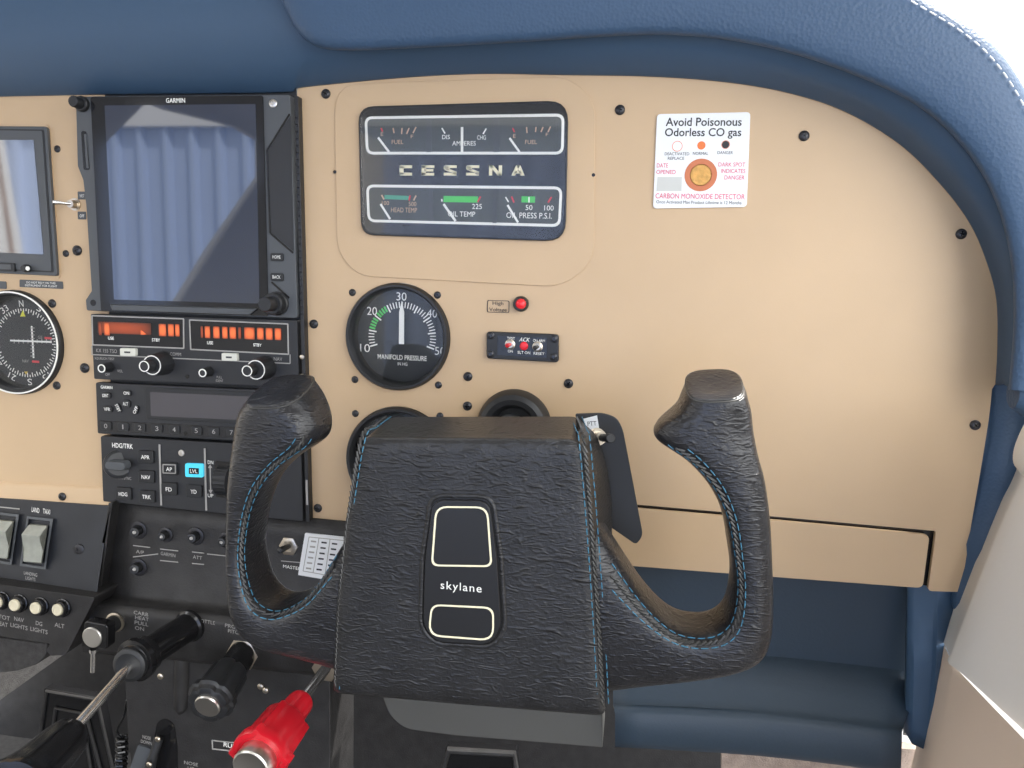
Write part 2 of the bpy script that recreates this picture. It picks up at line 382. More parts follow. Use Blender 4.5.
gu = MB().rings([sm(crow([(640+(x-640)*.998,340+(y-340)*.996) for x,y in GC0],.0004)), sm(crow(GC0,.003)), sm([a.lerp(b,.5)+Vector((0,0,.002)) for a,b in zip(crow(GC0,.010),crow(GC1,.015))]), sm(crow(GC1,.024)), sm(crow(GC2,.031)), sm(crow(GC3,.036))],False,False,False).build('underside', NAVY2, gs, sharp=80)
q = gu.modifiers.new('sol','SOLIDIFY'); q.thickness = .003; q.offset = -1
LB = [(266,-45),(283,3),(298,31),(317,45),(345,49),(400,47.5),(520,41),(640,34),(720,38),(800,55),(880,85),(930,114),(970,155),(996,202),(1011,260),(1014,320),(1009,390)]
LR = [(258,-85),(283,-88),(300,-88),(330,-88),(380,-88),(450,-86),(560,-82),(680,-74),(790,-58),(880,-28),(938,3),(984,35),(1014,71),(1036,114),(1056,180),(1066,260),(1058,392)]
def mix(A, B, t): return [(a[0]+(b[0]-a[0])*t, a[1]+(b[1]-a[1])*t) for a,b in zip(A,B)]
lr = [sm(crow(mix(LB,LR,t),d*.52)) for t,d in ((.02,.050),(0,.062),(-.01,.072),(.0,.081),(.03,.087),(.08,.091),(.25,.096),(.5,.099),(.75,.098),(.9,.093),(.97,.086),(1.0,.077),(1.0,.066),(.97,.054),(.9,.046),(.5,.044))]
MB().rings(lr+[lr[0]],False,False,False).add([],[]).build('padded_lip', NAVY, gs, sharp=80)
sp = [p+Vector((0,-.0012,0)) for p in sm(crow(mix(LB,LR,.875),.0945*.52))]
sm_ = stitches(MB(), sp[40:], .0048, .0022, .0006)
e0 = [at(x,y,.098) for x,y in ((1012,396),(1018,384),(1026,366),(1034,350))]
sm_.build('stitching', WHITETH, gs)
MB().tube([at(1009,390,.030).lerp(at(1060,392,.03),t)+Vector((0,-.006,-.002)) for t in (0,.25,.5,.75,1)],[.010,.016,.02,.02,.016],12).build('end_roll', NAVY, gs)
# ------------------------------------------------------------------ main tan panel on the right
PR = [(297,87),(330,84),(400,78),(480,75),(560,76),(660,78),(740,85),(800,97),(850,116),(900,147),(940,187),(968,225),(985,265),(993,300),(994,345),(991,400),(984,450),(972,520),(961,592),(928,591),(936,531),(780,517),(630,504),(556,498),(556,527),(312,526)]
pr = thing('dashboard', 'tan painted instrument panel with a rounded upper corner behind the control yoke', 'panel', at(640,300))
def hole(cx, cy, r): c = xz(cx,cy); return circ(c, r*sc(cx,cy), 56)
PRS = [tuple(v) for v in catmull([Vector((*p,0)) for p in PR[1:18]],5)]; PRS = [PR[0],(318,80.5)]+[(640+(x-640)*(1.006 if x < 890 else 1.018),340+(y-340)*1.012) for x,y,_ in PRS[:-12]]+[((640+(x-640)*1.02,y) if y < 372 else (x,y)) for x,y,_ in PRS[-12:]]+PR[18:]
MB().holed(rpoly([xz(*p) for p in PRS],[k*sc(640,300) for k in [5]+[0]*(len(PRS)-9)+[4,4,2,0,0,2,4,12]]), [hole(398,337,54), hole(399,460,54.5), hole(514.5,427,33)], -.0035, 0).build('panel_face', TAN, pr)
q_ = [xz(*p) for p in PR]; cen = Vector(xz(640,300))
for x,y,k in ((326,94,'mid'),(620,110,'mid'),(804,136,'mid'),(961,234,'mid'),(975,425,'mid'),(314,324,'mid'),(318,508,'mid'),(468,376.5,'mid'),(467.5,406,'mid'),(568.5,383.5,'mid')): screw(pr,x,y,k)
gd = thing('glovebox_door', 'long tan glovebox door with dark gap along its top and right edges', 'door', at(780,545))
poly('door_face', TAN, gd, [(560,503),(630,508),(780,521),(930,535),(923,588.5),(770,577),(640,567),(560,560)], 0, .004, [2,0,0,6,6,0,0,2], .0007)
poly('dark_gap_sheet', GLOSS, gd, [(556,490),(941,527),(934,586),(556,556)], -.0055, .002)  # black sheet standing in for the shade inside the door gap
cp = poly('instrument_cover_plate', TAN, None, [(334,84),(568,76.5),(595,100),(594,262),(562,287),(358,276),(337,252)], .0014, .0014, [28,34,34,34,34,30,30], .0005, org=at(465,180))
tag(cp, 'thin tan cover plate with rounded corners framing the black engine gauges', 'cover plate')
for x,y in ((335,172),(593.5,175)): lathe('fastener', GLOSS, cp, x, y, .0012, [(1.8,0),(1.8,.5),(0,.6)], 12)
# left tan panel
pl = thing('dashboard', 'tan painted pilot side panel left of the avionics stack', 'panel', at(20,400))
MB().holed([xz(*p) for p in [(-150,92),(104,90),(112,488),(-150,476)]], [hole(17.5,342.5,52.4)], -.0035, 0).build('panel_face', TAN, pl)
a = [at(-150,474,0), at(112,487,0)]; b = [at(-150,482,.004), at(112,491,.004)]; c = [at(-150,503,.0055), at(112,512,.0055)]
MB().rings([[p+Vector((0,.003,0)) for p in a], a, b, c, [p+Vector((0,.012,0)) for p in c]],False,False,False).build('lower_flange', TAN, pl, sharp=60)
for x,y,k,d in ((78,102.5,'mid',0),(57.5,149,'small',0),(66,253.5,'small',0),(77.5,250.5,'big',0),(85,368,'big',0),(52.5,303.5,'mid',0),(57,385.5,'mid',0),(62.5,496.5,'mid',.005)): screw(pl,x,y,k,d)
# ------------------------------------------------------------------ dark covers under the glovebox
lc = thing('lower_panel_cover', 'charcoal moulded cover with a rounded bottom lip under the glovebox door', 'cover', at(770,660))
def lofted(name, m, par, rows, sharp=50, n=4, solid=.003):
    rs = [catmull([at(x,y,d) for x,y,d in r], n) for r in rows]
    o = MB().rings(rs,False,False,False).build(name, m, par, sharp=sharp)
    if solid: q = o.modifiers.new('sol','SOLIDIFY'); q.thickness = solid; q.offset = -1 if sum(p.normal.y*p.area for p in o.data.polygons) < 0 else 1
    return o
lofted('recess_wall', CHAR, lc, [[(555,525,-.03),(770,545,-.03),(932,560,-.03)],[(555,646,-.0345),(770,664,-.0345),(930,681,-.0345)]],solid=0)
lofted('sloping_shelf', CHAR, lc, [[(612,641,-.036),(770,652,-.036),(928,669,-.036)],[(612,666,-.024),(770,678,-.024),(916,695,-.024)],[(613,696,.008),(760,703,.008),(905,722,.008)],[(613,704,.012),(760,711,.012),(903,729,.012)],[(614,706,.020),(760,713,.020),(902,731,.020)],[(615,714,.025),(760,722,.025),(902,740,.025)],[(615,741,.024),(760,750,.024),(901,768,.024)],[(615,747,.018),(760,756,.018),(900,773,.018)],[(615,744,-.02),(760,752,-.02),(898,770,-.02)]], sharp=70)
vt = thing('vertical_trim', 'dark navy upright trim strip between the charcoal cover and the cabin door', 'trim', at(925,660))
lofted('strip_face', NAVY2, vt, [[(907,570,-.03),(905,660,-.03),(903,735,-.03)],[(909,570,-.012),(907,660,-.006),(905,732,-.006)],[(915,571,-.008),(914,664,.0),(912,744,.0)],[(934,573,-.008),(932,664,.0),(926,750,.0)],[(938,573,-.006),(936,664,.004),(930,752,.004)],[(960,575,-.008),(956,664,-.002),(948,752,-.002)]], sharp=60)
# ------------------------------------------------------------------ right cabin door and its post
po = thing('door_post_cover', 'navy fabric sleeved post squeezed between tan panel edge and door trim', 'post', at(985,480,-.01))
MB().tube(catmull([at(1010,370,-.012),at(1008,420,-.012),at(998,480,-.010),at(982,545,-.008),at(966,610,-.006)],5),[.019]*6+[.0185]*5+[.017]*5+[.014]*4+[.011],20).build('sleeve', NAVY, po)
poly('backing', NAVY2, po, [(985,360),(1090,360),(1080,640),(940,640)], -.03, .01)
E0 = [(1046,400),(1030,445),(1019,478),(1003,512),(985,556),(966,606),(946,660)]
dr = thing('door_1', 'grey vinyl cabin door trim with beige lower part at the right side', 'door', at(960,700,.05), kind='structure')
def ext(p, k, dx): return Vector((p.x+dx, p.y-k, p.z))
e = catmull([at(x,y,.03) for x,y in E0],5)
MB().rings([[ext(p,-.05,.012) for p in e],[ext(p,-.004,.005) for p in e],[ext(p,.0,.001) for p in e],[ext(p,.006,.0) for p in e],[ext(p,.02,.004) for p in e],[ext(p,.2,.03) for p in e],[ext(p,.6,.06) for p in e]],False,False,False).build('upper_trim', DOORG, dr, sharp=70)
E1 = [(947,662),(936,715),(926,768),(905,850)]
e1 = catmull([at(x,y,.03) for x,y in E1],5)
MB().rings([[ext(p,-.05,.012) for p in e1],[ext(p,.0,.004) for p in e1],[ext(p,.006,.003) for p in e1],[ext(p,.05,.006) for p in e1],[ext(p,.6,.05) for p in e1]],False,False,False).build('lower_trim', DOORP, dr, sharp=70)
ar = catmull([at(x,y,.09) for x,y in ((1036,416),(1024,440),(1018,458),(1019,472),(1030,480),(1046,484))],4)
MB().rings([[ext(p,-.02,.006) for p in ar],[ext(p,-.003,.001) for p in ar],[ext(p,.003,0) for p in ar],[ext(p,.4,.03) for p in ar]],False,False,False).build('armrest', DOORG, dr, sharp=70)
pt = catmull([ext(p,.0,0) for p in (at(1012,735,.10),at(1018,748,.12),at(1030,742,.16))],4)
# ================================================================== engine gauge cluster
gc = thing('engine_gauge_cluster', 'black rectangular cluster of six small needle gauges with lettering across its middle', 'gauge', at(463,171))
D = .0046
poly('housing', GLOSS, gc, [(358,106.5),(568.5,100.2),(565.5,241.5),(361,235)], D, .005, [16,20,20,14], .0006)
def quad_ring(name, m, par, q, t, r, d, th=.0004):
    s = sc(*q[0],d); P = [Vector(xz(*p,d)) for p in q]; c = sum(P,Vector((0,0)))/4
    W = (P[1]-P[0]).length; Hh = (P[3]-P[0]).length
    In = [Vector((c.x+(p.x-c.x)*(W-2*t*s)/W, c.y+(p.y-c.y)*(Hh-2*t*s)/Hh)) for p in P]
    return MB().ring(rpoly([tuple(p) for p in P], r*s), rpoly([tuple(p) for p in In], max(r-t,.3)*s), d-th, d).build(name, m, par)
UP = [(364.5,116.5),(564.5,113.5),(563.5,154.5),(366,154.5)]; LO = [(366,184.5),(562.5,186.5),(560.5,227),(367.5,222)]
poly('dial_face', DIALG, gc, [(367,119),(562,116),(561,153),(368,152)], D+.0002, .0004, 6)
poly('dial_face', DIALG, gc, [(368,187),(560,189),(558.5,225),(369.5,220)], D+.0002, .0004, 6)
quad_ring('window_border', INK, gc, UP, 2.6, 8, D+.0005)
quad_ring('window_border', INK, gc, LO, 2.6, 8, D+.0005)
for a,b,w in (((428.5,119),(429,152),5),((496,118),(496.5,152),6),((430.5,188),(431.5,221),4),((495,189),(494.5,223),4)):
    mb = MB(); line(mb,a,b,w,D+.0006); mb.build('divider', GREYP, gc)
for i,(a,b,w) in enumerate((((378,137.5),(389,152),2.2),((462,127),(462,152),2.6),((509.5,138),(519.5,152),2.2),((380.5,204),(390,219),2.2),((443.5,204),(455.5,221),2.4),((507.5,205),(518,222.5),2.2))):
    mb = MB(); line(mb,a,b,w,D+.0012); mb.build('needle', INK, gc)
def marks(m, par, segs, d, w=1.2):
    mb = MB()
    for a,b in segs: line(mb,a,b,w,d)
    return mb.build('tick_marks', m, par)
for ox in (0,106.5):
    marks(PEACH, gc, [((393+ox*1.0,128),(394+ox,133)),((402+ox,128),(401.5+ox,134)),((409+ox,128),(406.5+ox,134)),((416+ox,127),(413+ox,133))][:4] if ox == 0 else [((526.5,127),(527,133)),((536,127),(535.5,132)),((543,127),(541,132)),((550.5,126.5),(548,132))], D+.0005, 1.3)
text('FUEL', gc, 397.5, 142, 12, 4, D+.0005, PEACH); text('FUEL', gc, 531, 142, 12, 4, D+.0005, PEACH)
text('E', gc, 382, 134, 2.6, 3.6, D+.0005, PEACH); text('E', gc, 514.5, 136, 2.6, 3.6, D+.0005, PEACH); text('F', gc, 412, 136.5, 2.6, 3.4, D+.0005, PEACH); text('F', gc, 547, 134.5, 2.4, 3.2, D+.0005, PEACH)
marks(REDINK, gc, [((381,128),(382.5,131.5)),((512.5,128),(514.5,132))], D+.0005, 1.4)
marks(INK, gc, [((441.8,128),(445,133.5)),((486.2,128.5),(483,134))], D+.0005, 1.4)
text('DIS', gc, 446, 137, 8, 4.2, D+.0005, INK); text('CHG', gc, 481.5, 137.5, 9, 4.2, D+.0005, INK); text('AMPERES', gc, 464, 143.3, 24, 4.4, D+.0005, INK)
def bar(x0,y0,x1,y1): return [(x0,y0),(x1,y0),(x1,y1),(x0,y1)]
BLOCK = {'C':[bar(0,.1,.42,.9),[(0,.1),(.1,0),(1.3,0),(1.3,.28),(0,.28)],[(0,.72),(1.3,.72),(1.3,1),(.1,1),(0,.9)]],
 'E':[bar(0,.05,.42,.95),bar(0,0,1.3,.26),bar(.3,.40,1.2,.62),bar(0,.75,1.3,1)],
 'S':[bar(0,0,1.3,.27),bar(.1,.73,1.32,1),[(0,.62),(.45,.5),(.62,.73),(.1,1),(0,.85)],[(.05,.55),(.95,.27),(1.32,.38),(.45,.68)],[(.85,.27),(1.2,.05),(1.32,.2),(1.32,.38)]],
 'N':[bar(0,0,.34,1),bar(.98,0,1.32,1),[(0,1),(.42,1),(1.32,0),(.9,0)]],
 'A':[[(0,0),(.38,0),(.84,1),(.46,1)],[(.94,0),(1.34,0),(.88,1),(.5,1)],bar(.3,.2,1.0,.42)]}
for ch, x in zip('CESSNA', (405.8,428,450.2,472.6,495.5,518)):
    mb = MB(); s_ = sc(x,170.4,D+.0005); o_ = at(x,170.4,D+.0005)
    for q in BLOCK[ch]: mb.prism([(o_.x+(u-.66)*10*s_, o_.z+(v-.5)*10*s_) for u,v in q], D+.0002, D+.0005)
    mb.build('lettering', CREAM, gc)
mb = MB(); line(mb,(384.5,197),(409,198),4,D+.0004); mb.build('green_arc', TEALINK, gc)
mb = MB(); line(mb,(443.5,199),(478,199.5),6,D+.0004); mb.build('green_arc', GREENINK, gc)
mb = MB(); line(mb,(521.5,199.3),(535,199.6),6,D+.0004); mb.build('green_arc', GREENINK, gc)
marks(PEACH, gc, [((381.5,195),(384,199.5)),((416,195.5),(413.5,200.5))], D+.0005, 1.4)
marks(REDINK, gc, [((410,195.5),(409,200.5)),((480.5,196.5),(477.5,202)),((511.5,196.5),(514,202.5)),((551.5,197),(548,202.5))], D+.0006, 1.6)
marks(INK, gc, [((505.5,197),(508.5,202)),((529,197),(529,202.5)),((441.6,199),(442,201.5))], D+.0006, 1.4)
text('100', gc, 385.5, 203, 7.5, 4, D+.0005, PEACH); text('500', gc, 412.5, 204, 8, 4.4, D+.0005, PEACH); text('HEAD TEMP', gc, 404, 210, 27, 4.6, D+.0005, PEACH)
text('225', gc, 477, 206.5, 10, 5, D+.0005, INK); text('OIL TEMP', gc, 461.5, 214, 28, 5, D+.0005, INK)
text('50', gc, 529, 207.5, 7, 5, D+.0005, INK); text('100', gc, 549, 208, 9.5, 5, D+.0005, INK); text('OIL PRESS P.S.I.', gc, 529, 215.5, 46, 5.6, D+.0005, INK)
poly('cover_glass', PANE, gc, [(360,108.5),(566.5,102.2),(563.5,239.5),(363,233)], D+.0022, .0006, [15,19,19,13])
# ================================================================== round gauges
def round_gauge(root, cx, cy, r, rec, bez=.006):
    c = xz(cx,cy); s = sc(cx,cy); P_ = lambda d: Vector((c[0],-d,c[1]))
    MB().axis(P_(-rec-.002), P_(bez), [(0,r*.90*s),(0,r*s),(rec+.002+bez*.6,r*s),(rec+.002+bez,r*.97*s),(rec+.002+bez,r*.93*s),(rec+.002+bez*.6,r*.895*s),(.0022,r*.87*s),(.0012,r*.86*s)],64).build('bezel', BLACK, root, sharp=30)
    MB().axis(P_(-rec), P_(0), [(0,0),(0,r*.875*s),(.0004,r*.875*s),(.0004,0)],64).build('dial', DIAL, root)
    MB().axis(P_(-.001), P_(0), [(0,0),(0,r*.895*s),(.0006,r*.895*s),(.0006,0)],64).build('cover_glass', PANE, root)
def pol(c, r, a): return (c[0]+r*math.sin(R(a)), c[1]+r*math.cos(R(a)))
mg = thing('manifold_pressure_gauge', 'round black manifold pressure gauge with green arc and needle pointing at 30', 'gauge', at(398,337))
round_gauge(mg, 398, 337, 53.5, .010)
dd = -.0094; c = xz(402,337,dd); s = sc(402,337,dd)
wh, gr = MB(), MB()
for k in range(41):
    a = -108+216*k/40; big = k%5 == 0
    mb = gr if 6 <= k <= 14 and not big else wh
    stroke(mb, pol(c,(27 if big else 29)*s,a), pol(c,35*s,a), (1.4 if big else (1.9 if mb is gr else 1.0))*s, dd)
wh.build('tick_marks', INK, mg); gr.build('tick_marks', GREENINK, mg)
for t_,x,y in (('10',365,348),('20',372,311),('30',401.5,296.5),('40',432,313.5),('50',440,351)): text(t_, mg, x, y, 10.5, 8.2, dd, INK)
text('MANIFOLD PRESSURE', mg, 402, 357.5, 51, 5, dd, INK, bold=.01); text('IN HG', mg, 402.5, 364, 10, 3.2, dd, INK)
nd = MB(); P = [pol(c,36*s,0),pol(c,26*s,5.5),pol(c,-7*s,-18),pol(c,-7*s,18),pol(c,26*s,-5.5)]
nd.prism([(c[0],c[1]+36*s),(c[0]-2.6*s,c[1]+25*s),(c[0]-2.6*s,c[1]-7*s),(c[0]+2.6*s,c[1]-7*s),(c[0]+2.6*s,c[1]+25*s)], dd+.001, dd+.0016); nd.build('needle', INK, mg)
for x,y in ((352.5,292.5),(437.5,295),(355,379.5),(438.5,385)): screw(mg,x,y,'small')
sg = thing('round_gauge', 'round black gauge mostly hidden behind the upper left of the yoke hub', 'gauge', at(399,460))
round_gauge(sg, 399, 460, 54, .010)
c2 = xz(403,460,dd); wh = MB()
for k in range(21): a = -110+11*k; stroke(wh, pol(c2,29*s,a), pol(c2,35*s,a), 1.1*s, dd)
wh.build('tick_marks', INK, sg)
for x,y in ((355.5,413.5),(440,416)): screw(sg,x,y,'small')
# course indicator
ci = thing('course_deviation_indicator', 'round course indicator dial with compass letters and crossed white bars', 'gauge', at(14,342))
round_gauge(ci, 17.5, 342.5, 52, .012)
cc = xz(17.5,342.5); s0 = sc(17.5,342.5)
MB().ring(circ(cc,51*s0,64), circ(cc,49.6*s0,64), .0058, .0066).build('bezel_edge', INK, ci)
dd2 = -.0114; cx, cy = 25.5, 343; c = xz(cx,cy,dd2); s = sc(cx,cy,dd2); wh = MB()
for k in range(72): stroke(wh, pol(c,(30 if k%2 == 0 else 32)*s,k*5), pol(c,34.5*s,k*5), .9*s, dd2)
wh.build('tick_marks', INK, ci)
for t_, a in (('N',-3),('3',27),('6',57),('E',87),('12',117),('15',147),('S',177),('21',207),('24',237),('W',267),('30',297),('33',327)):
    p = pol(c,39.3*s,a); V = Vector((p[0],-dd2,p[1]))
    u = V-CAM; k = F/u.dot(fwd); text(t_, ci, 512+u.dot(right)*k, 384+u.dot(down)*k, 5 if len(t_) == 1 else 8.5, 6.5, dd2, INK, rot=-a)
mb = MB(); line(mb,(31.5,326),(33.5,358),1.7,dd2+.001); mb.build('localizer_bar', INK, ci)
mb = MB(); line(mb,(10,340.5),(51.5,342),1.7,dd2+.0015); mb.build('glideslope_bar', INK, ci)
dots = MB()
for k in range(-4,5):
    if k: line(dots,(32.5+k*4.6,339.2),(32.5+k*4.6,343.4),.9,dd2+.0012); line(dots,(30.5,342+k*3.5),(34.5,342+k*3.5),.9,dd2+.0012)
dots.build('deviation_dots', INKDIM, ci)
MB().prism([xz(20.5,316.5,dd2),xz(25.5,316.5,dd2),xz(23,310.5,dd2)], dd2, dd2+.0005).build('heading_bug', mat('yellow_ink',(.75,.75,.08),.6), ci)
MB().prism([xz(24.6,371.5,dd2),xz(28,371.5,dd2),xz(26.4,374.5,dd2)], dd2, dd2+.0005).build('course_bug', mat('ochre_ink',(.7,.5,.08),.6), ci)
text('NAV', ci, 25.5, 361, 7, 3, dd2, INKDIM); text('GS', ci, 40, 337.3, 5, 3, dd2, INKDIM)
for x,y in ((35.5,361.5),(48,338)):
    mb = MB(); line(mb,(x-3.5,y),(x+3.5,y+.4),2.2,dd2+.0005); mb.build('warning_flag', REDINK, ci)
text('OBS', ci, 21, 387, 6, 3, dd2, INKDIM)
# ================================================================== left flat display
fd = thing('flight_display', 'wide flat display with a white and brown reflection at the far left', 'display', at(-20,200))
poly('recess_lip', TAN, fd, [(-110,121.5),(49,124),(60,279),(-110,270)], .0010, .0008, [2,6,4,2])
poly('bezel', GREYP, fd, [(-110,125),(46.5,126.5),(57,276),(-110,268)], .0042, .004, [2,3,3,2], .0006)
poly('inner_bezel', BLACK, fd, [(-106,127.5),(43.5,129.5),(53.5,272.5),(-106,265)], .0046, .0008, 2)
poly('inner_face', GREYP, fd, [(-106,128.5),(42,131),(51.5,271),(-106,264)], .0049, .0006, 2)
poly('screen', SCREEN2, fd, [(-98,139.5),(33.5,140),(43.5,254.5),(-98,248)], .0052, .0008, 1)
plate('rocker_key', BLACK, fd, (-8,262.5), (14.5,271.5), .0068, .003, 1.5, .0004)
plate('key_face', GREYP, fd, (-6,264), (11,269.5), .0072, .0008, 1)
lathe('knob', BLACK, fd, 28, 268.5, .005, [(3.8,0),(3.8,4),(3.2,5.5),(0,5.5)], 20)
lathe('knob_cap', INK, fd, 28, 268.5, .0105, [(2.2,0),(2.2,.6),(0,.7)], 16)
for (x0,x1,lbl,lab,body) in ((-40,6,'dark placard strip beside the frame edge under the flat display','placard','AUTOPILOT DISPLAY'),(19.5,62.5,'grey placard with two lines of tiny print under the flat display','placard','DO NOT RELY ON THIS\nINSTRUMENT FOR FLIGHT')):
    p = poly('placard', GREYP, None, [(x0,279.5),(x1,281.5),(x1+.5,289),(x0,287)], .0006, .0006, 1.2, org=at((x0+x1)/2,284)); tag(p, lbl, lab)
    text(body, p, (x0+x1)/2, 284.3, (x1-x0)*.84, 5, .0008, INK)
# toggle switch and its tags
tg = thing('toggle_switch', 'small chrome toggle switch pointing left beside the touchscreen edge', 'switch', at(76,204))
p0 = at(75.5,204.5,0)
MB().axis(p0,p0+Vector((0,-1,0)),[(0,.0055),(.0012,.0055),(.0012,.0046),(.0022,.0046),(.0022,.0038),(.007,.0034),(.007,0)],20).build('bushing', BRASSY, tg)
MB().axis(p0+Vector((0,-.006,0)),p0+Vector((-.008,-.016,.0004)),[(0,.0016),(.005,.0015),(.0125,.0022),(.0140,.0018),(.0142,0)],14).build('lever', CHROME, tg)
for y0,body in ((191.5,'NRST'),(211.5,'OFF')):
    p = plate('placard', GREYP, None, (77.5,y0), (86,y0+8), .0006, .0006, 1); 
    tag(p, 'small grey tag just %s the chrome toggle switch' % ('above' if y0 < 200 else 'below'), 'placard'); text(body, p, 82, y0+4.4, 5, 3, .0008, INK)
# ================================================================== avionics stack
rk = thing('avionics_rack', 'black mounting rack with riveted side rail holding the stacked radios', 'rack', at(200,320))
poly('back_plate', BLACK, rk, [(88,78),(296,72),(308,528),(104,520)], -.001, .003)
poly('side_rail', BLACK, rk, [(294,95),(298,96),(309.5,522),(306,522)], .0075, .0085, 1, .0006)
for i,y in enumerate(range(118,318,7)):
    x = 296+(y-100)*.027; lathe('stud', GLOSS, rk, x, y, .0075, [(1.1,0),(1.0,.6),(0,.8)], 8)
for y in (357,376): lathe('fastener', BRASSY, rk, 302.2, y, .0075, [(2.3,0),(2.3,.8),(1,1.2),(0,1.2)], 14)
for y0,y1 in ((414,421),(438,446),(480,505)):
    mb = MB(); line(mb,(306.5,y0),(307.2,y1),2,.0078); mb.build('rail_slot', INKDIM, rk)
# tall touchscreen
ts = thing('touchscreen_navigator', 'tall portrait touchscreen display reflecting a ribbed wall at top of stack', 'display', at(185,205))
poly('body', GREYP, ts, [(75.5,96.5),(290,94.5),(297.5,318.2),(86.5,310.5),(85.5,300),(91.5,291),(86,205),(83,180),(77.5,166)], .010, .0105, [1,3,3,2,1,1,1,1,1], .0007)
poly('glass_surround', SCREENF, ts, [(90.5,97),(262.5,95.5),(268,316),(101,311)], .0114, .0016, 2)
poly('screen', SCREEN, ts, [(104.5,105.5),(255.5,104),(259.5,303.5),(114,299.5)], .0118, .0006, 1)
text('GARMIN', ts, 175.5, 100.4, 21, 4.6, .0118, INK, bold=.02)
poly('grip_panel', RADIO, ts, [(290.5,116),(268,151),(271,232),(293.5,251)], .0106, .0008, 0)
mb = MB()
for a,b in (((289.5,114),(267,150)),((267,150),(270,233)),((270,233),(293,253)),((271.5,282),(289,298))): line(mb,a,b,1.8,.0109)
mb.build('groove', GLOSS, ts)
poly('card_slot', GLOSS, ts, [(81,131),(86,131),(89.5,170),(83.5,170)], .0103, .0006, 2.4)
poly('memory_card', GREYP, ts, [(84,134),(86,134),(88.5,168),(86.3,168)], .0109, .0008, .8)
lathe('fastener', BRUSH, ts, 273.2, 103.4, .010, [(4.2,0),(4.2,.5),(3.4,.9),(1.8,.9),(1.6,.2),(0,.2)], 20)
lathe('fastener_hole', GLOSS, ts, 93.2, 302.8, .0101, [(3.2,0),(3.2,.15),(0,.15)], 18)
for y,b in ((257,'HOME'),(277,'BACK')):
    k = plate('key', BLACK, ts, (270,y-4.2), (283,y+4.2), .0118, .002, 2, .0005); text(b, k, 276.5, y, 8.5, 3.2, .0121, INK)
MB().rings([[at(x,y,d) for x,y,d in ((110,304,.0114),(112,310,.0114),(113,310,.0135),(111,305,.0135))],[at(x,y,d) for x,y,d in ((257,308.5,.0114),(250,315,.0114),(249.5,314.5,.0135),(256,309.5,.0135))]]).build('lower_ledge', GREYP, ts)
lathe('volume_knob', BLACK, ts, 83, 104.3, .010, [(7.5,0),(7.5,3),(6.6,4),(5.6,4.2),(5.4,11.5),(4.9,12.2),(0,12.2)], 30, ridged(15,.02))
kb = lathe('dual_knob', BLACK, ts, 277.5, 303.5, .010, [(12,0),(12,2),(10.8,3),(10.6,10),(9.6,11),(7.2,11),(7,22),(6.4,23),(0,23)], 40, ridged(20,.012))
# nav/com radio
nv = thing('communication_radio', 'nav and com radio with two glowing orange readouts under the touchscreen', 'radio', at(197,350))
poly('face', RADIO, nv, [(90.5,314),(297,320.3),(298.8,387.6),(94,379)], .008, .0085, 1.5, .0005)
def window(q, tl_, d=.0083):
    poly('display_window', SCREENF, nv, q, d, .0006, 1)
    quad_ring('window_border', INKDIM, nv, q, 1.3, 1.2, d+.0004)
window([(91.2,315),(184,318.2),(184.3,349),(92,345.5)],0); window([(188.8,319.3),(288.3,323.3),(289,355),(190,350)],0)
def block(name, m, x0, x1, y0, y1, d=.0087):
    return poly(name, m, nv, [(x0,y0),(x1,y0+(x1-x0)*.033),(x1+.3,y1+(x1-x0)*.033),(x0+.3,y1)], d, .0003, 1.2)
block('readout_glow', GLOWD, 97.5,151,321.5,333.2)
for x0,x1,m in ((98.5,101.5,GLOWD),(104,109.5,GLOW),(158.6,166,GLOW),(167.8,173.8,GLOW),(175,179.3,GLOW)): block('digit', m, x0,x1,322.5+(x0-98)*.02,335.3+(x0-98)*.015,.0089)
MB().prism([xz(140,329.5,.009),xz(146.5,334.5,.009),xz(140.5,335,.009)],.0087,.009).build('digit', GLOW, nv)
for x0,x1,m in ((200.5,203,GLOWD),(204.5,210,GLOW),(213,219.5,GLOW),(222,227.5,GLOW),(229.3,236,GLOW),(238,241,GLOWD),(244,254.5,GLOW),(256.8,263.5,GLOW),(265.5,272.5,GLOW),(274.5,281,GLOW)): block('digit', m, x0,x1,326+(x0-200)*.028,338+(x0-200)*.028,.0089)
for x,y,b in ((111,338.2,'USE'),(156,340,'STBY'),(210,342.8,'USE'),(257.5,345,'STBY')): text(b, nv, x, y, 6.5 if len(b) == 3 else 9, 3.2, .0088, INK, bold=.02)
mb = MB()
for a,b in (((91.5,354.6),(290,363.5)),((290,354.5),(290,363.5)),((91.8,345.8),(92,354.6))): line(mb,a,b,1.0,.0084)
mb.build('panel_line', INKDIM, nv)
text('KX 155 TSO', nv, 106.5, 350.8, 23, 3.6, .0084, INKDIM); text('COMM', nv, 175.5, 354.2, 12, 3.4, .0084, INKDIM); text('NAV', nv, 278, 359, 9, 3.6, .0084, INKDIM); text('SQUELCH TEST', nv, 104.5, 358.8, 22, 2.8, .0084, INKDIM); text('OFF', nv, 107.5, 374.5, 5, 2.8, .0084, INKDIM); text('VOL', nv, 120, 371, 6, 2.8, .0084, INKDIM); text('PULL\nIDENT', nv, 219.5, 379, 8, 6, .0084, INKDIM)
for x,y in ((127.2,352),(228.8,357)):
    k = poly('transfer_key', IVORY, nv, [(x-7.6,y-3.8),(x+8,y-3.4),(x+8.2,y+4.2),(x-7.4,y+3.8)], .0118, .004, 1.3, .0006)
    mb = MB(); line(mb,(x-3,y+.2),(x+2.8,y+.4),1.6,.0121); mb.build('arrow_mark', DARKINK, k)
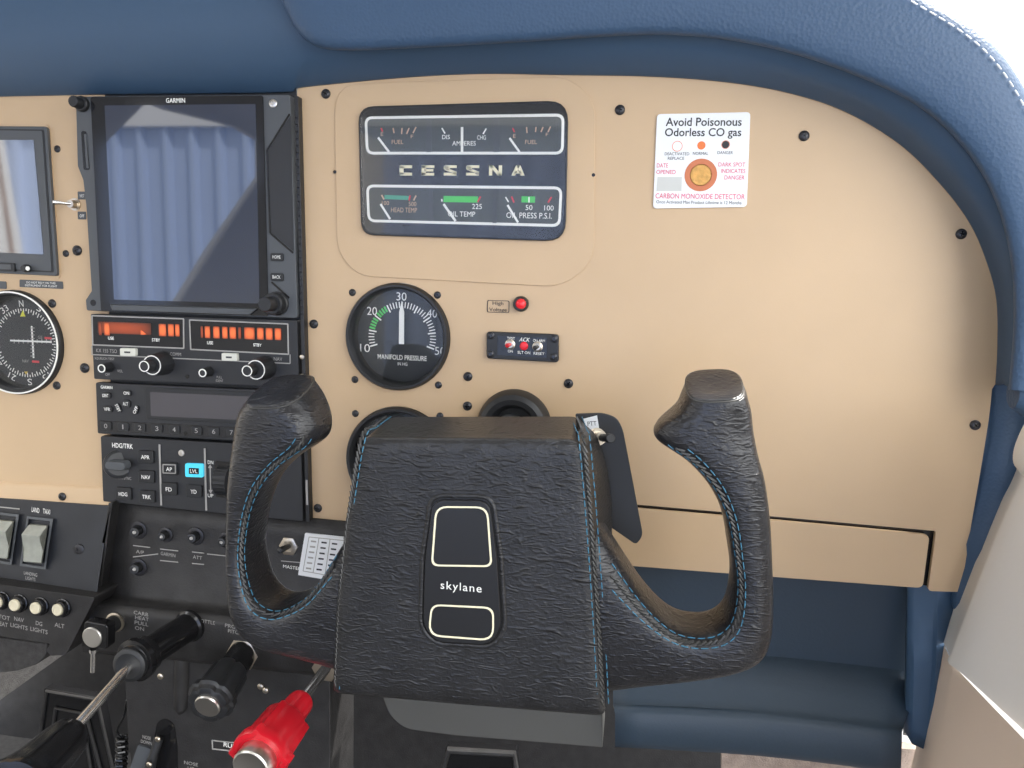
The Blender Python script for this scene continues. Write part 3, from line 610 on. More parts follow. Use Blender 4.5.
def ring_knob(par, x, y, d, prof, rin, rout, h, name='knob'):
    k = lathe(name, BLACK, par, x, y, d, prof, 36, ridged(18,.02)); c = at(x,y,d); s = sc(x,y,d)
    MB().ring(circ((c.x,c.z),rout*s,36),circ((c.x,c.z),rin*s,36), d+h/1000-.0003, d+h/1000+.0003).build('white_ring', INK, k)
    return k
ring_knob(nv, 110, 367, .008, [(5,0),(4.6,3),(4.2,10),(3.9,11),(0,11)], 3.0, 4.1, 11)
ring_knob(nv, 209.5, 371.5, .008, [(5,0),(4.6,3),(4.2,10),(3.9,11),(0,11)], 3.0, 4.1, 11)
for x,y in ((164,363),(265.5,367.5)):
    ring_knob(nv, x, y, .008, [(11.6,0),(11.4,2),(10.4,16),(9.8,17),(0,17)], 8.6, 9.6, 17, 'outer_knob')
    ring_knob(nv, x-12.5, y+2, .024, [(6.2,0),(6,9),(5.6,10),(0,10)], 4.5, 5.5, 10, 'inner_knob')
lathe('photocell', GLOSS, nv, 187.5, 376.5, .0081, [(2,0),(2,.4),(0,.4)], 14)
# transponder
tp = thing('transponder', 'slim charcoal transponder with blank grey screen and a row of number keys', 'radio', at(198,413))
poly('face', RADIO, tp, [(95.5,382.5),(299.3,391.8),(300.8,443.8),(97.5,433.5)], .008, .0085, 2, .0006)
poly('screen_bezel', BLACK, tp, [(145,387),(297,394.3),(297.5,426.8),(146,419)], .0088, .001, 2, .0005)
poly('screen', LCD, tp, [(150,392),(294,398.4),(294.5,422.3),(151,416)], .0092, .0006, 1)
poly('key_strip', PED, tp, [(97.5,420.5),(299.5,430.8),(300,441.3),(98,431.5)], .0090, .0014, 2, .0005)
text('GARMIN', tp, 106.5, 387.3, 13, 3.2, .0083, INK, bold=.02)
for i,(x,n) in enumerate(((105.7,'0'),(122.8,'1'),(139.7,'2'),(156.8,'3'),(174,'4'),(196.2,'5'),(213.7,'6'),(231.3,'7'),(248.5,'8'),(266,'9'))):
    y = 426+(x-105.7)*.052; k = poly('key', BLACK, tp, [(x-5.3,y-4.4),(x+5.3,y-3.9),(x+5.5,y+4.4),(x-5.1,y+3.9)], .0104, .002, 1.8, .0005); text(n, k, x, y, 3.4 if n != '1' else 1.3, 4.6, .0107, INKDIM)
lathe('photocell', GLOSS, tp, 185.5, 433, .0091, [(2,0),(2,.4),(0,.4)], 14)
for x,y,w,h,b,rt in ((105.3,395.6,11,6.4,'IDENT',0),(107,409.2,11,6.4,'VFR',0),(126.3,393.2,10,5.6,'ON',0),(125.4,403.8,9.4,8,'ALT',0),(117.8,408,4.8,9.5,'STBY',-62),(135.4,410,4.8,9.5,'OFF',62)):
    tilt = {-62:20,62:-20,0:0}[rt]; cc_ = at(x,y,.0098); s = sc(x,y,.0098); a = R(tilt)
    pts = [(cc_.x+u*math.cos(a)-v*math.sin(a), cc_.z+u*math.sin(a)+v*math.cos(a)) for u,v in rr(-w/2*s,-h/2*s,w/2*s,h/2*s,2.4*s)]
    k = MB().prism(pts,.0078,.0098).build('key', BLACK, tp, bevel=.0004); text(b, k, x, y, w*.62 if not rt else 8, 3.3, .0101, INK, rot=rt, bold=.01)
# autopilot controller
ap = thing('autopilot_controller', 'square key autopilot panel with one lit cyan key below the transponder', 'controller', at(205,480))
poly('face', RADIO, ap, [(100.5,436),(301,447.2),(303,521.5),(103,501.5)], .008, .0085, 2, .0006)
text('HDG/TRK', ap, 122.5, 445.8, 23, 5, .0083, INK, bold=.015); text('PUSH SYNC', ap, 123.5, 478, 17, 3, .0083, INKDIM)
for a,b in (((159.3,444.5),(161.2,505.5)),((204.6,448.5),(206.2,510.5))): mb = MB(); line(mb,a,b,1.9,.0088); mb.build('divider', INKDIM, ap)
MB().axis(at(119.5,464,.008),at(119.5,464,.02),[(0,.0135),(.002,.0132),(.0035,.0105),(.004,.0105)],40).build('knob_skirt', BLACK, ap)
kk = at(121,464,.0115); s = sc(119.5,464,.012)
MB().prism(rr(kk.x-11.5*s,kk.z-5*s,kk.x+11.5*s,kk.z+5*s,4.5*s), .0115, .020, [(x*.94+kk.x*.06, z*.8+kk.z*.2) for x,z in rr(kk.x-11.5*s,kk.z-5*s,kk.x+11.5*s,kk.z+5*s,4.5*s)]).build('heading_knob', GREYP, ap, bevel=.0008)
for x,y,b in ((145.3,457,'APR'),(145.8,477,'NAV'),(123,494,'HDG'),(146.5,496.8,'TRK'),(168.7,489.2,'FD'),(193.5,491.5,'YD'),(169,469,'AP')):
    k = poly('key', BLACK, ap, [(x-7.8,y-6.4),(x+7.8,y-5.8),(x+8,y+6.4),(x-7.6,y+5.8)], .0104, .003, 1.6, .0006); text(b, k, x, y+.2, 9.5 if len(b) == 3 else 6.6, 4, .0107, INK, bold=.01)
    if b == 'AP': quad_ring('key_outline', INKDIM, k, [(x-6.6,y-4.8),(x+6.6,y-4.4),(x+6.7,y+4.8),(x-6.5,y+4.4)], .9, .6, .0108)
x, y = 193.7, 470.5
k = poly('lit_key', CYAN, ap, [(x-9,y-7),(x+9,y-6.4),(x+9.2,y+7.2),(x-8.8,y+6.6)], .0104, .003, 2, .0006)
poly('key_window', GLOSS, k, [(x-5,y-2.6),(x+5,y-2.2),(x+5,y+3.8),(x-5,y+3.4)], .0107, .0006, .5); text('LVL', k, x, y+.7, 8, 3.8, .0110, INK, bold=.015)
lathe('light_sensor', BRUSH, ap, 181.6, 453, .0081, [(3.4,0),(3.2,.6),(0,.9)], 20)
text('DN', ap, 210.5, 462.3, 6, 3.6, .0083, INK); text('UP', ap, 210.5, 495.6, 6, 3.6, .0083, INK)
mb = MB(); line(mb,(210,466),(210.6,491.5),1.2,.0084); mb.build('arrow_line', INKDIM, ap)
for q in ([(208,468),(212,468),(210,464.5)],[(208.6,490),(212.6,490),(210.6,493.5)]): MB().prism([xz(*p,.0085) for p in q],.0082,.0085).build('arrow_head', INKDIM, ap)
poly('wheel_slot', GLOSS, ap, [(214.5,461),(236,462.5),(236.5,499),(216,497)], .0085, .0006, 2)
cw = at(226,480,.006); MB().axis(cw+Vector((-.007,0,0)),cw+Vector((.007,0,0)),[(0,.012),(.001,.0135),(.013,.0135),(.014,.012)],48,ridged(24,.02)).build('trim_wheel', BLACK, ap)
# ================================================================== small items on the right panel
co = thing('carbon_monoxide_detector', 'white carbon monoxide detector card with round orange spot on the tan panel', 'sign', at(702,160))
d = .0016; poly('card', WHITEP, co, [(657,114),(750.5,112),(746.8,207),(653,208.5)], d, .0016, 4, .0003)
d += .0002
text('Avoid Poisonous', co, 703.5, 121.8, 74, 8.2, d, DARKINK, bold=.012); text('Odorless CO gas', co, 702.8, 133.4, 74.5, 10.4, d, DARKINK, bold=.012)
def ink_ring(x,y,r0,r1,m,name='colour_dot'):
    cc_ = at(x,y,d); s = sc(x,y,d)
    (MB().ring(circ((cc_.x,cc_.z),r1*s,36),circ((cc_.x,cc_.z),r0*s,36),d-.0002,d) if r0 else MB().prism(circ((cc_.x,cc_.z),r1*s,36),d-.0002,d)).build(name, m, co)
ink_ring(677.3,146.2,4.6,5.1,ORANGE); ink_ring(701.4,145.4,0,4,ORANGE); ink_ring(725.6,144.6,0,3.6,DARKINK); ink_ring(725.6,144.6,3.7,4.1,ORANGE)
for t_,x,y,w_ in (('DEACTIVATED',677,153.8,24),('REPLACE',676,158.3,16),('NORMAL',700.6,153.4,15),('DANGER',725.2,152.6,15)): text(t_, co, x, y, w_, 2.9, d, DARKINK)
for t_,x,y,w_ in (('DATE',662.5,165.4,11),('OPENED',666,172,19),('DARK SPOT',731.8,164.5,26),('INDICATES',733.2,171,23.5),('DANGER',734.5,177.5,19.5)): text(t_, co, x, y, w_, 4, d, PINK)
poly('date_box', mat('pale_grey_ink',(.62,.63,.60),.6), co, [(657.5,177),(682,177),(681.5,191),(656.5,191)], d, .0003)
text('CARBON MONOXIDE DETECTOR', co, 699.8, 196.3, 87, 5, d, PINK); text('Once Activated Max Product Lifetime is 12 Months', co, 698.5, 202.3, 83, 3, d, DARKINK)
ink_ring(700.8,175,10,15.9,RUST,'sensor_ring'); ink_ring(700.8,175,0,10.6,AMBER,'sensor_spot')
hv = MB().ring(rr(*box_px((487.3,300),(509,313),.0006),1.5*sc(498,306)), [((x-at(498.1,306.5,.0006).x)*.95+at(498.1,306.5,.0006).x,(z-at(498.1,306.5,.0006).z)*.92+at(498.1,306.5,.0006).z) for x,z in rr(*box_px((487.3,300),(509,313),.0006),1.5*sc(498,306))], 0, .0006).build('placard', DARKINK, org=at(498,306))
tag(hv, 'clear high voltage placard outlined in black beside the red lamp', 'placard')
text('High', hv, 498, 303.8, 11, 4.6, .0007, DARKINK); text('Voltage', hv, 498, 310.2, 18, 4.8, .0007, DARKINK)
wl = thing('warning_lamp', 'round red warning lamp right of the high voltage placard', 'lamp', at(521,304))
lathe('housing', BLACK, wl, 521.2, 303.8, 0, [(7.8,0),(7.8,2),(7.2,6),(6.2,7),(0,7)], 30)
lathe('lens', REDL, wl, 521.2, 303.8, .006, [(5.2,0),(5.2,2),(4.2,3.6),(2,4.4),(0,4.6)], 30)
el = thing('emergency_locator_switch', 'small black emergency locator switch box with red lamp below the warning lamp', 'switch', at(522,347))
poly('case', BLACK, el, [(486.5,331.5),(558.5,334.5),(558.5,362.5),(486.5,358.5)], .005, .005, 3.5, .0008)
poly('recessed_face', GLOSS, el, [(497.5,335.5),(547,338),(547,358),(497.5,355)], .0053, .0006, 1)
for x,y in ((491,335.5),(554,339),(490.5,354),(553.5,357)): screw(el,x,y,'small',.005)
d2 = .0057
for t_,x,y,w_,h_,sl in (('TEST',511,338.3,8,2.6,0),('ACK',524.5,339.6,11,4,.3),('ON ARM',539,340.6,12,2.6,0),('ON',510.3,351.2,5,2.6,0),('ELT ON',524,352.6,12.5,2.8,0),('RESET',539,353.6,11,2.6,0)): text(t_, el, x, y, w_, h_, d2, INK, slant=sl)
for x,y,m in ((510.2,344.4,RED),(537.6,346.7,BLACK)):
    lathe('switch_nut', BRASSY, el, x, y, .0053, [(5.2,0),(5.2,1),(3.6,1.4),(3.4,2.4),(0,2.4)], 24)
    p = at(x,y,.0075); MB().axis(p,p+Vector((-.0015,-.006,-.0005)),[(0,.0013),(.004,.0016),(.006,.0019),(.0068,.0012),(.007,0)],14).build('lever', m, el)
lathe('lamp_lens', REDL, el, 524, 346, .0053, [(4.2,0),(4.2,.6),(3,1.6),(0,2)], 24)
cb = thing('control_shaft_collar', 'black rubber ring around the yoke shaft where it enters the panel', 'collar', at(515,426))
c0 = at(514.5,426,0); s = sc(514.5,426)
MB().axis(c0,c0+Vector((0,-1,0)),[(0,37.5*s),(.006,37*s),(.012,33.5*s),(.014,29*s),(.013,24*s),(.009,20.5*s),(.003,19*s),(.001,19*s)],56).build('rubber_ring', BLACK, cb)
# ================================================================== control yoke
yk = thing('control_yoke', 'black leather wrapped control yoke with two upright grips and a lettered centre plate', 'control yoke', at(470,560,.11))
FR = [(360,437),(572,439),(585,446),(589,475),(593,520),(600,620),(606,716),(470,705),(333,693),(337,600),(346,520)]
BK = [(385,417),(576,416.5),(597,435),(607,467),(612,503),(612,600),(610,690),(470,690),(345,676),(348,600),(356,520)]
DF, DB = .176, .112
def ringpx(P, d, k=0.0, r=(14,6,8,6,0,0,10,0,10,0,0)):
    s = sc(470,560,d); pts = [Vector(xz(x,y,d)) for x,y in P]; c = Vector(xz(470,570,d))
    pts = [c+(p-c)*(1-k) for p in pts]
    return [Vector((x,-d,z)) for x,z in rpoly([tuple(p) for p in pts],[q*s for q in r],5)]
hub = MB().rings([ringpx(BK,DB), ringpx(BK,DB+.01), ringpx(mix(BK,FR,.82),DF-.016), ringpx(mix(BK,FR,.95),DF-.007), ringpx(FR,DF-.0028), ringpx(FR,DF-.0006,.018), ringpx(FR,DF+.0006,.05), ringpx(FR,DF+.001,.12), ringpx(FR,DF+.001,.3), ringpx(FR,DF+.001,.6)]).build('hub', LEATHER, yk, sharp=75)
# seams of the hub cover
def proj_tube(name, m, par, pxs, r, k=6): return MB().tube(catmull([at(*p) for p in pxs],k), r, 8).build(name, m, par)
SEAM_R = [(579,417,.114),(584,430,.150),(587,441,.1735),(594,520,.1745),(601,620,.1745),(606,712,.1740)]
SEAM_L = [(386,416.5,.116),(372,427,.150),(360,440,.1735),(347,520,.1735),(339,600,.1735),(334.5,690,.1735)]
def shifted(P, dx, dd=0): return [(x+dx,y,d+dd) for x,y,d in P]
for q,(P,dx,dd) in enumerate(((SEAM_R,-8,.0022),(SEAM_R,3,-.002),(SEAM_L,5,.0022))): stitches(MB(), catmull([at(*p) for p in shifted(P,dx,dd)],12), .0042, .0016, .00042).build('stitching', BLUETH, yk, label='blue thread along a hub seam')
def braid(P, step=.0034, w=.0022, r=.0008):
    m_ = MB(); L = 0; pts = []; acc = 0
    for a, b in zip(P, P[1:]):
        n = max(1,int((b-a).length/step*3))
        for i in range(n): pts.append(a.lerp(b,i/n))
    i = 0
    while i+4 < len(pts):
        a, b = pts[i], pts[i+4]; t = (b-a).normalized(); side = t.cross(Vector((0,1,0))).normalized()
        m_.tube([a-side*w*.5, (a+b)/2+Vector((0,-r,0)), b+side*w*.5], r, 5); i += 3
    return m_
for P,dx,dd in ((SEAM_R,-3,.0012),(SEAM_L,1.5,.0006)): braid(catmull([at(*p) for p in shifted(P,dx,dd)],12)).build('laced_seam', BLACKTH, yk)
# grips
def grip(st, dc, hd, n=3.1, seg=48, seam0=2, seam1=13, slants=None, angs=(33,47,62)):
    O = catmull([Vector((*xz(*a,dc+.012),0)) for a,b in st],6); I = catmull([Vector((*xz(*b,dc+.012),0)) for a,b in st],6)
    m = len(O); rs = []; lines = {k: [] for k in angs}
    for i in range(m):
        c = (O[i]+I[i])/2; wv = (I[i]-O[i])/2; u = i/6
        sl = slants(u) if slants else 0
        h_ = hd*min(1,.75+.25*min(1,wv.length/.012))
        def pt(th, grow=0):
            cs, sn = math.cos(R(th)), math.sin(R(th))
            a = math.copysign(abs(cs)**(2/n),cs); b = math.copysign(abs(sn)**(2/n),sn)
            g = 1+grow
            return Vector((c.x+wv.x*a*g, -(dc+h_*b*g), c.y+wv.y*a*g - sl*h_*b))
        rs.append([pt(360*k/seg) for k in range(seg)])
        if seam0*6 <= i <= seam1*6:
            for k in lines: lines[k].append(pt(k, .018))
    def cap(r, k, dz): 
        c = sum(r,Vector())/len(r); return [c+(p-c)*k+dz for p in r]
    t = (sum(rs[-1],Vector())-sum(rs[-4],Vector())); t.normalize()
    last = rs[-1]
    rs += [cap(last,.985,t*.0012), cap(last,.94,t*.0016), cap(last,.5,t*.0008), cap(last,.1,t*.0004)]
    g = MB().rings(rs).build('grip', LEATHER2, yk, sharp=60)
    for k in (angs[0],angs[2]):
        stitches(MB(), lines[k], .0044, .0016, .00042).build('stitching', BLUETH, g, label='blue thread')
    braid([p for p in lines[angs[1]]]).build('laced_seam', BLACKTH, g)
    rim = [p for p in cap(last,1.0,t*.0004)]
    MB().tube(rim, .0006, 6, closed=True).build('end_seam', BLACKTH, g)
    return g
GL = [((372,688),(385,500)),((352,679),(362,519)),((330,670),(340,547)),((295,659),(318,584)),((262,649),(298,601)),((243,634),(280,607)),((233,613),(263,600)),((229,584),(253,583)),((228,550),(247.5,553)),((228.5,515),(253,514)),((229.5,483),(266,484)),((231,456),(286,463)),((233,432),(314,444)),((236,414),(319,428)),((241,402),(312,409)),((247,395),(299,394))]
GR = [((570,697),(560,485)),((592,696),(585,506)),((615,693),(612,546)),((655,687),(642,592)),((695,681),(668,620)),((735,673),(692,629)),((761,661),(714,626)),((772,638),(728,611)),((774,600),(733,580)),((773,560),(729.5,548)),((771,520),(723,515)),((766,482),(709,486)),((759,455),(686,461)),((755,432),(656,440)),((753,414),(658,426)),((750,401),(676,411)),((748,392),(682,401)),((745,388),(687,390))]
grip(GL, .149, .024, slants=lambda u: .32*max(0,min(1,(u-12.2)/2.6)))
grip(GR, .149, .024, slants=lambda u: .27*max(0,min(1,(u-14.2)/2.6)), angs=(44,57,70))
# centre plate
BP = [(433,500),(489,501),(497,560),(501,628),(489,645),(436,642),(423,626),(425,560)]
db = DF+.0032; s = sc(460,570,db)
pts = rpoly([xz(x,y,db) for x,y in BP],[13*s,13*s,2*s,14*s,12*s,12*s,14*s,2*s]); c = at(462,572,db)
gut = [(c.x+(x-c.x)*1.07, c.z+(z-c.z)*1.035) for x,z in pts]
MB().ring(gut, [(c.x+(x-c.x)*1.0, c.z+(z-c.z)*1.0) for x,z in pts], DF-.002, DF+.0014).build('shaded_gutter_ring', GLOSS, yk)  # glossy black ring imitates the shade in the gutter around the plate
MB().tube([Vector((c.x+(x-c.x)*1.10,-(DF+.0002),c.z+(z-c.z)*1.05)) for x,z in pts], .0018, 12, closed=True).build('leather_surround', LEATHER, yk)
pl_ = MB().prism(pts, DF-.001, db).build('centre_plate', mat('matte_black_plate',(.013,.013,.014),.38), yk, bevel=.0006)
for P,r in (([(435.5,506),(488,506.5),(492.5,567),(431,566)],[12,12,8,8]),([(431,604),(494,607),(494,641),(428,636)],[10,10,14,14])):
    q = [Vector(xz(x,y,db)) for x,y in P]; cc_ = sum(q,Vector((0,0)))/4; k = 1-1.7*s/((q[1]-q[0]).length/2)
    k2 = 1-1.7*s/((q[3]-q[0]).length/2)
    a = rpoly([tuple(p) for p in q],[t*s for t in r]); b = rpoly([(cc_.x+(p.x-cc_.x)*k, cc_.y+(p.y-cc_.y)*k2) for p in q],[t*s*.9 for t in r])
    MB().ring(a, b, db, db+.0003).build('gold_outline', CREAM, pl_)
text('skylane', pl_, 461, 588, 42, 11, db+.0003, INK, space=1.15)
# push-to-talk bracket
bk = poly('switch_bracket', BLACK, yk, [(575,414),(603,413),(617,418),(623,430),(643,536),(636,545),(600,520)], .108, .003, [2,8,8,5,6,4,2], .0006)
tg_ = poly('placard', WHITEP, bk, [(583,419),(597,415.5),(599,428),(588,431)], .1092, .0008); text('PTT', tg_, 592, 423.5, 9, 4.4, .1095, DARKINK, rot=8)
p0, p1 = at(596,437,.110), at(607,438,.128); L = (p1-p0).length
MB().axis(p0,p1,[(0,.0062),(.002,.0062),(.002,.0048),(.0045,.0046),(.0045,.0053),(.006,.0053),(.006,.0040),(.011,.0038),(.011,0)],24).build('push_switch', BRASSY, bk)
MB().axis(p0.lerp(p1,.6),p0.lerp(p1,1.25),[(0,.0026),(.010,.0026),(.0105,.0032),(.0145,.0032),(.015,.0026),(.015,0)],20).build('push_button', BLACK, bk)
# shaft
MB().axis(at(514.5,427,-.02), Vector((at(514.5,427,0).x,-.13,at(514.5,427,0).z)),[(0,.0150),(.14,.0150)],40).build('shaft', GREYP, yk)
# ================================================================== centre pedestal
pd = thing('center_pedestal', 'black crinkle plastic pedestal below the autopilot panel carrying jacks and engine levers', 'pedestal', at(220,610,.03))
lofted('face', PED, pd, [[(110,499,.0035),(315,519,.0035),(470,533,.0035)],[(108,520,.0045),(315,540,.0045),(470,554,.0045)],[(100,590,.006),(315,611,.006),(470,625,.006)],[(96,597,.010),(315,618,.010),(470,632,.010)],[(92,601,.022),(315,623,.022),(470,638,.022)],[(88,606,.028),(315,628,.028),(470,643,.028)],[(86,613,.030),(315,635,.030),(470,650,.030)],[(82,646,.030),(315,671,.030),(470,686,.030)],[(83,650,.026),(315,675,.026),(470,690,.026)],[(84,652,-.02),(315,677,-.02),(470,692,-.02)]], sharp=75)
poly('side_cheek', PED, pd, [(112,503),(100,594),(88,607),(80,603),(96,597),(108,503)], .016, .02, 0, .001)
lc2 = poly('lower_console', PED, pd, [(123,640),(200,648),(330,662),(330,850),(140,850),(128,740)], .012, .06, 2, .001)
MB().tube([at(183,648,.011),at(182,690,.011),at(181.5,706,.011),at(181,714,.006)],[.0075,.0075,.007,.003],16).build('conduit', PED, pd)
for x,y in ((161,676),(261,686),(266,690)): lathe('bolt', BRASSY, pd, x, y, .012, [(3.2,0),(3.2,1.5),(2,2.2),(0,2.2)], 12)
for t_,x,y,w_ in (('A/P',140,552,8.5),('GARMIN',168,554.5,16),('ATT',197.5,557.5,10)): text(t_, pd, x, y, w_, 3.6, .0066, INKDIM, rot=-4)
mb = MB()
for a,b in (((133,545.5),(150,547.5)),((160,549),(178,551)),((160,560.5),(178,562.3)),((192,552),(204,553.2)),((192,563.5),(204,564.5)),((207,554),(226,556)),((133,557),(158,554))): line(mb,a,b,.9,.0068)
mb.build('panel_line', INKDIM, pd)
for t_,x,y,w_ in (('CARB',141,613.5,16),('HEAT',142,618.5,15),('PULL',141.5,623.5,15),('ON',139.5,628.5,10),('THROTTLE',203,621,26),('PROP',232,626.5,15),('PITCH',235,632,15)): text(t_, pd, x, y, w_, 3.8, .0304, INKDIM, rot=-4)
text('MASTER', pd, 292, 567.5, 19, 3.4, .0062, INK, rot=-3)
mb = MB(); line(mb,(281,561),(300,562.6),.8,.0064); mb.build('panel_line', INKDIM, pd)
# jacks
for (x,y,lbl,r) in ((136,532,'black jack with metal collar above the A/P lettering, first of its row',1),(163,536.5,'small black jack, second from the left in the upper row of jacks',.85),(193,538,'black jack with metal collar above the ATT lettering',1),(223,542,'black jack half hidden beside the left yoke grip',.9),(136,569,'lone black jack below the upper row of jacks',1)):
    j = thing('audio_jack', lbl, 'jack', at(x,y,.005), 'jacks on the pedestal face'); dj = .0035+.0025*(y-500)/100+.0003
    lathe('collar', STEELB, j, x+3, y-2, dj, [(9*r,0),(9*r,1.2),(7.2*r,1.8),(6*r,1.9),(6*r,.6),(0,.6)], 28)
    p0, p1 = at(x+3,y-2,dj), at(x-2,y+.5,dj+.011)
    MB().axis(p0,p1,[(0,.0046*r),(.010,.0045*r),(.0115,.004*r),(.0118,.0024*r),(.0108,.0016*r),(.0108,0)],24).build('plug', BLACK, j)
    MB().axis(p0.lerp(p1,.88),p1,[(0,0),(.0002,.0018*r),(.0012,.0016*r),(.0014,0)],14).build('tip', INKDIM, j)
# master toggle and card
ms = thing('toggle_switch', 'metal nut toggle switch seen through the left yoke grip above MASTER lettering', 'switch', at(287,547,.005))
lathe('nut', BRASSY, ms, 289, 546, .0048, [(10,0),(10,1.4),(7,2),(5.6,2),(5.6,1),(0,1)], 6)
MB().axis(at(289,546,.005),at(279,551,.022),[(0,.0022),(.012,.0028),(.016,.0026),(.0175,0)],16).build('lever', BLACK, ms)
cdp = poly('placard', WHITEP, None, [(305,533),(352,538),(346,583),(298,575)], .0066, .0012, 1, org=at(325,556,.006)); tag(cdp, 'white printed table card peeking out behind the lower left of the yoke', 'placard')
mb = MB()
for a,b in (((309,537),(348,541)),((309,537),(303,571)),((303,571),(342,578)),((319,538),(313,573)),((330,539.5),(325,575))): line(mb,a,b,.7,.0068)
mb.build('table_rule', INKDIM, cdp)
for k in range(6):
    for c_ in range(3): 
        x, y = 313.5+c_*10.5-k*1.0, 541.5+c_*1.2+k*5.4; mb = MB(); line(mb,(x-2.6,y-.3),(x+2.6,y+.3),1.6,.0069); mb.build('table_entry', DARKINK if c_ else INKDIM, cdp)
# push-pull controls
def px_axis(name, m, par, a, b, prof, n=36, flute=None, sharp=35):
    p0, p1 = at(*a), at(*b); s = sc(*b); L = (p1-p0).length
    return MB().axis(p0, p1, [(t*L, r*s) for t,r in prof], n, flute).build(name, m, par, sharp=sharp)
th = thing('throttle_control', 'black throttle lever with long chrome shaft reaching to the lower left corner', 'lever', at(190,626,.03))
px_axis('friction_sleeve', GLOSS, th, (191,625,.028), (130,664,.098), [(0,18),(.05,18),(.07,15.5),(.72,15.5),(.74,19),(.84,20.5),(.86,22),(.93,22),(.94,18),(.98,17),(.98,0)])
px_axis('lock_nut', BLACK, th, (137,659.5,.09), (127,667,.104), [(0,15.5),(.3,17),(.8,17),(.86,15.5),(.9,13),(.84,10),(.8,0)], 36)
px_axis('shaft', CHROME, th, (134,661,.094), (60,745,.175), [(0,5.6),(1,5.6)], 20)
px_axis('knob', GLOSS, th, (71,735,.163), (14,792,.235), [(0,12),(0,19),(.06,23),(.2,25),(.7,29),(.95,34),(1.0,36),(1.06,35),(1.08,0)], 48, lambda t,h: -.035*max(0,math.cos(8*t))**6)
cl = px_axis('knob_cap', BRUSH, th, (15,790,.234), (10,796,.240), [(0,27),(.9,27),(1,25),(1,0)])
pp = thing('propeller_control', 'black ribbed propeller lever with round brushed metal end between throttle and red knob', 'lever', at(240,655,.03))
lathe('mount_nut', BRASSY, pp, 243, 654, .028, [(17,0),(17,2),(14,3),(0,3)], 6)
px_axis('sleeve', GLOSS, pp, (243,653,.028), (222,686,.07), [(0,14.5),(.9,15),(1,16),(1,0)])
px_axis('knob', BLACK, pp, (231,671,.05), (207,706,.092), [(0,14),(.02,18),(.1,20),(.66,21),(.70,24),(.84,24.5),(.88,21.5),(.97,20.5),(1,17),(.99,14),(.99,0)], 64, lambda t,h: -.10*max(0,math.cos(6*t))**4 if h < .045 else 0)
px_axis('end_cap', BRUSH, pp, (210,702,.088), (206.5,707.5,.0935), [(0,13.4),(.8,13.4),(1,12.4),(1,0)])
mx = thing('mixture_control', 'bright red ribbed mixture knob on a chrome shaft under the yoke', 'lever', at(320,672,.03))
lathe('mount_nut', BRASSY, mx, 326, 668, .028, [(14,0),(14,2.4),(11,3),(0,3)], 6)
def along(A, B, u):                                  # point on the 3D line A-B seen at image fraction u
    w0, w1 = (at(*A)-CAM).dot(fwd), (at(*B)-CAM).dot(fwd); k = (u/w1)/((1-u)/w0+u/w1); return at(*A).lerp(at(*B),k)
MA, MBB = (330,663,.03), (250,769,.158); sB = sc(*MBB)
def mpart(name, m, u0, u1, prof, n=36, flute=None, sharp=35):
    p0, p1 = along(MA,MBB,u0), along(MA,MBB,u1); L = (p1-p0).length
    return MB().axis(p0, p1, [(t*L, r*sB) for t,r in prof], n, flute).build(name, m, mx, sharp=sharp)
mpart('shaft', CHROME, 0, .45, [(0,6.4),(1,6.4)], 24)
mpart('collar', RED, .35, .66, [(0,7),(0,13),(.05,14.6),(.12,15.2),(.8,16),(1,16),(1,0)])
mpart('knob', RED, .545, .90, [(0,15),(.015,23),(.08,25.5),(.62,26.5),(.76,27),(.80,30),(.95,30.5),(1.0,29),(1.0,24),(.97,22),(.97,0)], 96, lambda t,h: .15*max(0,math.cos(4*t))**10)
mpart('push_button', BRUSH, .82, 1.0, [(0,20.5),(.85,20.5),(.95,20),(1,18.5),(.985,17),(.985,0)])
ch = thing('carburettor_heat_knob', 'black square knob with round metal face left of the CARB HEAT lettering', 'knob', at(112,626,.03))
lathe('collar', BRASSY, ch, 115.5, 622, .030, [(10,0),(10,1.4),(8.6,2),(0,2)], 28)
px_axis('shaft', BLACK, ch, (115.5,622,.03), (99,634,.052), [(0,8.4),(1,8.4)], 24)
kc = at(95.5,635.5,.06); s = sc(95,635,.06); a = R(-4)
pts = [(kc.x+x*math.cos(a)-z*math.sin(a), kc.z+x*math.sin(a)+z*math.cos(a)) for x,z in rr(-13.2*s,-13.2*s,13.2*s,13.2*s,4*s)]
MB().prism(pts,.049,.060).build('knob_body', GLOSS, ch, bevel=.0012)
lathe('metal_face', BRUSH, ch, 92.5, 637.2, .0600, [(10.6,0),(10.6,.9),(10,1.3),(0,1.3)], 32)
MB().axis(at(93.5,649,.054),at(93,672,.054),[(0,.0034),(.003,.0034),(.003,.0022),(.022,.0022),(.022,0)],16).build('stem', CHROME, ch)
# trim indicator on the lower console
ti = thing('trim_indicator', 'trim position slot with small bolted lever and NOSE lettering low on the pedestal', 'indicator', at(162,745,.012))
poly('slot', GLOSS, ti, [(157,722),(165,718),(174,724),(177,745),(178,800),(150,800),(153,745)], .0128, .001, [5,6,5,2,2,2,2])
poly('guide_plate', GREYP, ti, [(138,745),(151,749),(146,775),(140,800),(126,800),(131,765)], .014, .002, 2)
MB().tube([at(159,738,.018),at(154,754,.022),at(149,770,.024),at(146,782,.024)],[.0045,.004,.0055,.006],14).build('lever', BLACK, ti)
for x,y,dx in ((158,739,.0225),(149.5,764.5,.030)): lathe('bolt', BRASSY, ti, x, y, dx, [(3,0),(3,1),(2,1.8),(0,2)], 12)
text('NOSE\nDOWN', ti, 146.5, 740, 12, 9, .0132, INKDIM, rot=-6); text('NOSE\nUP', ti, 191, 766, 15, 9, .0132, INKDIM, rot=-3)
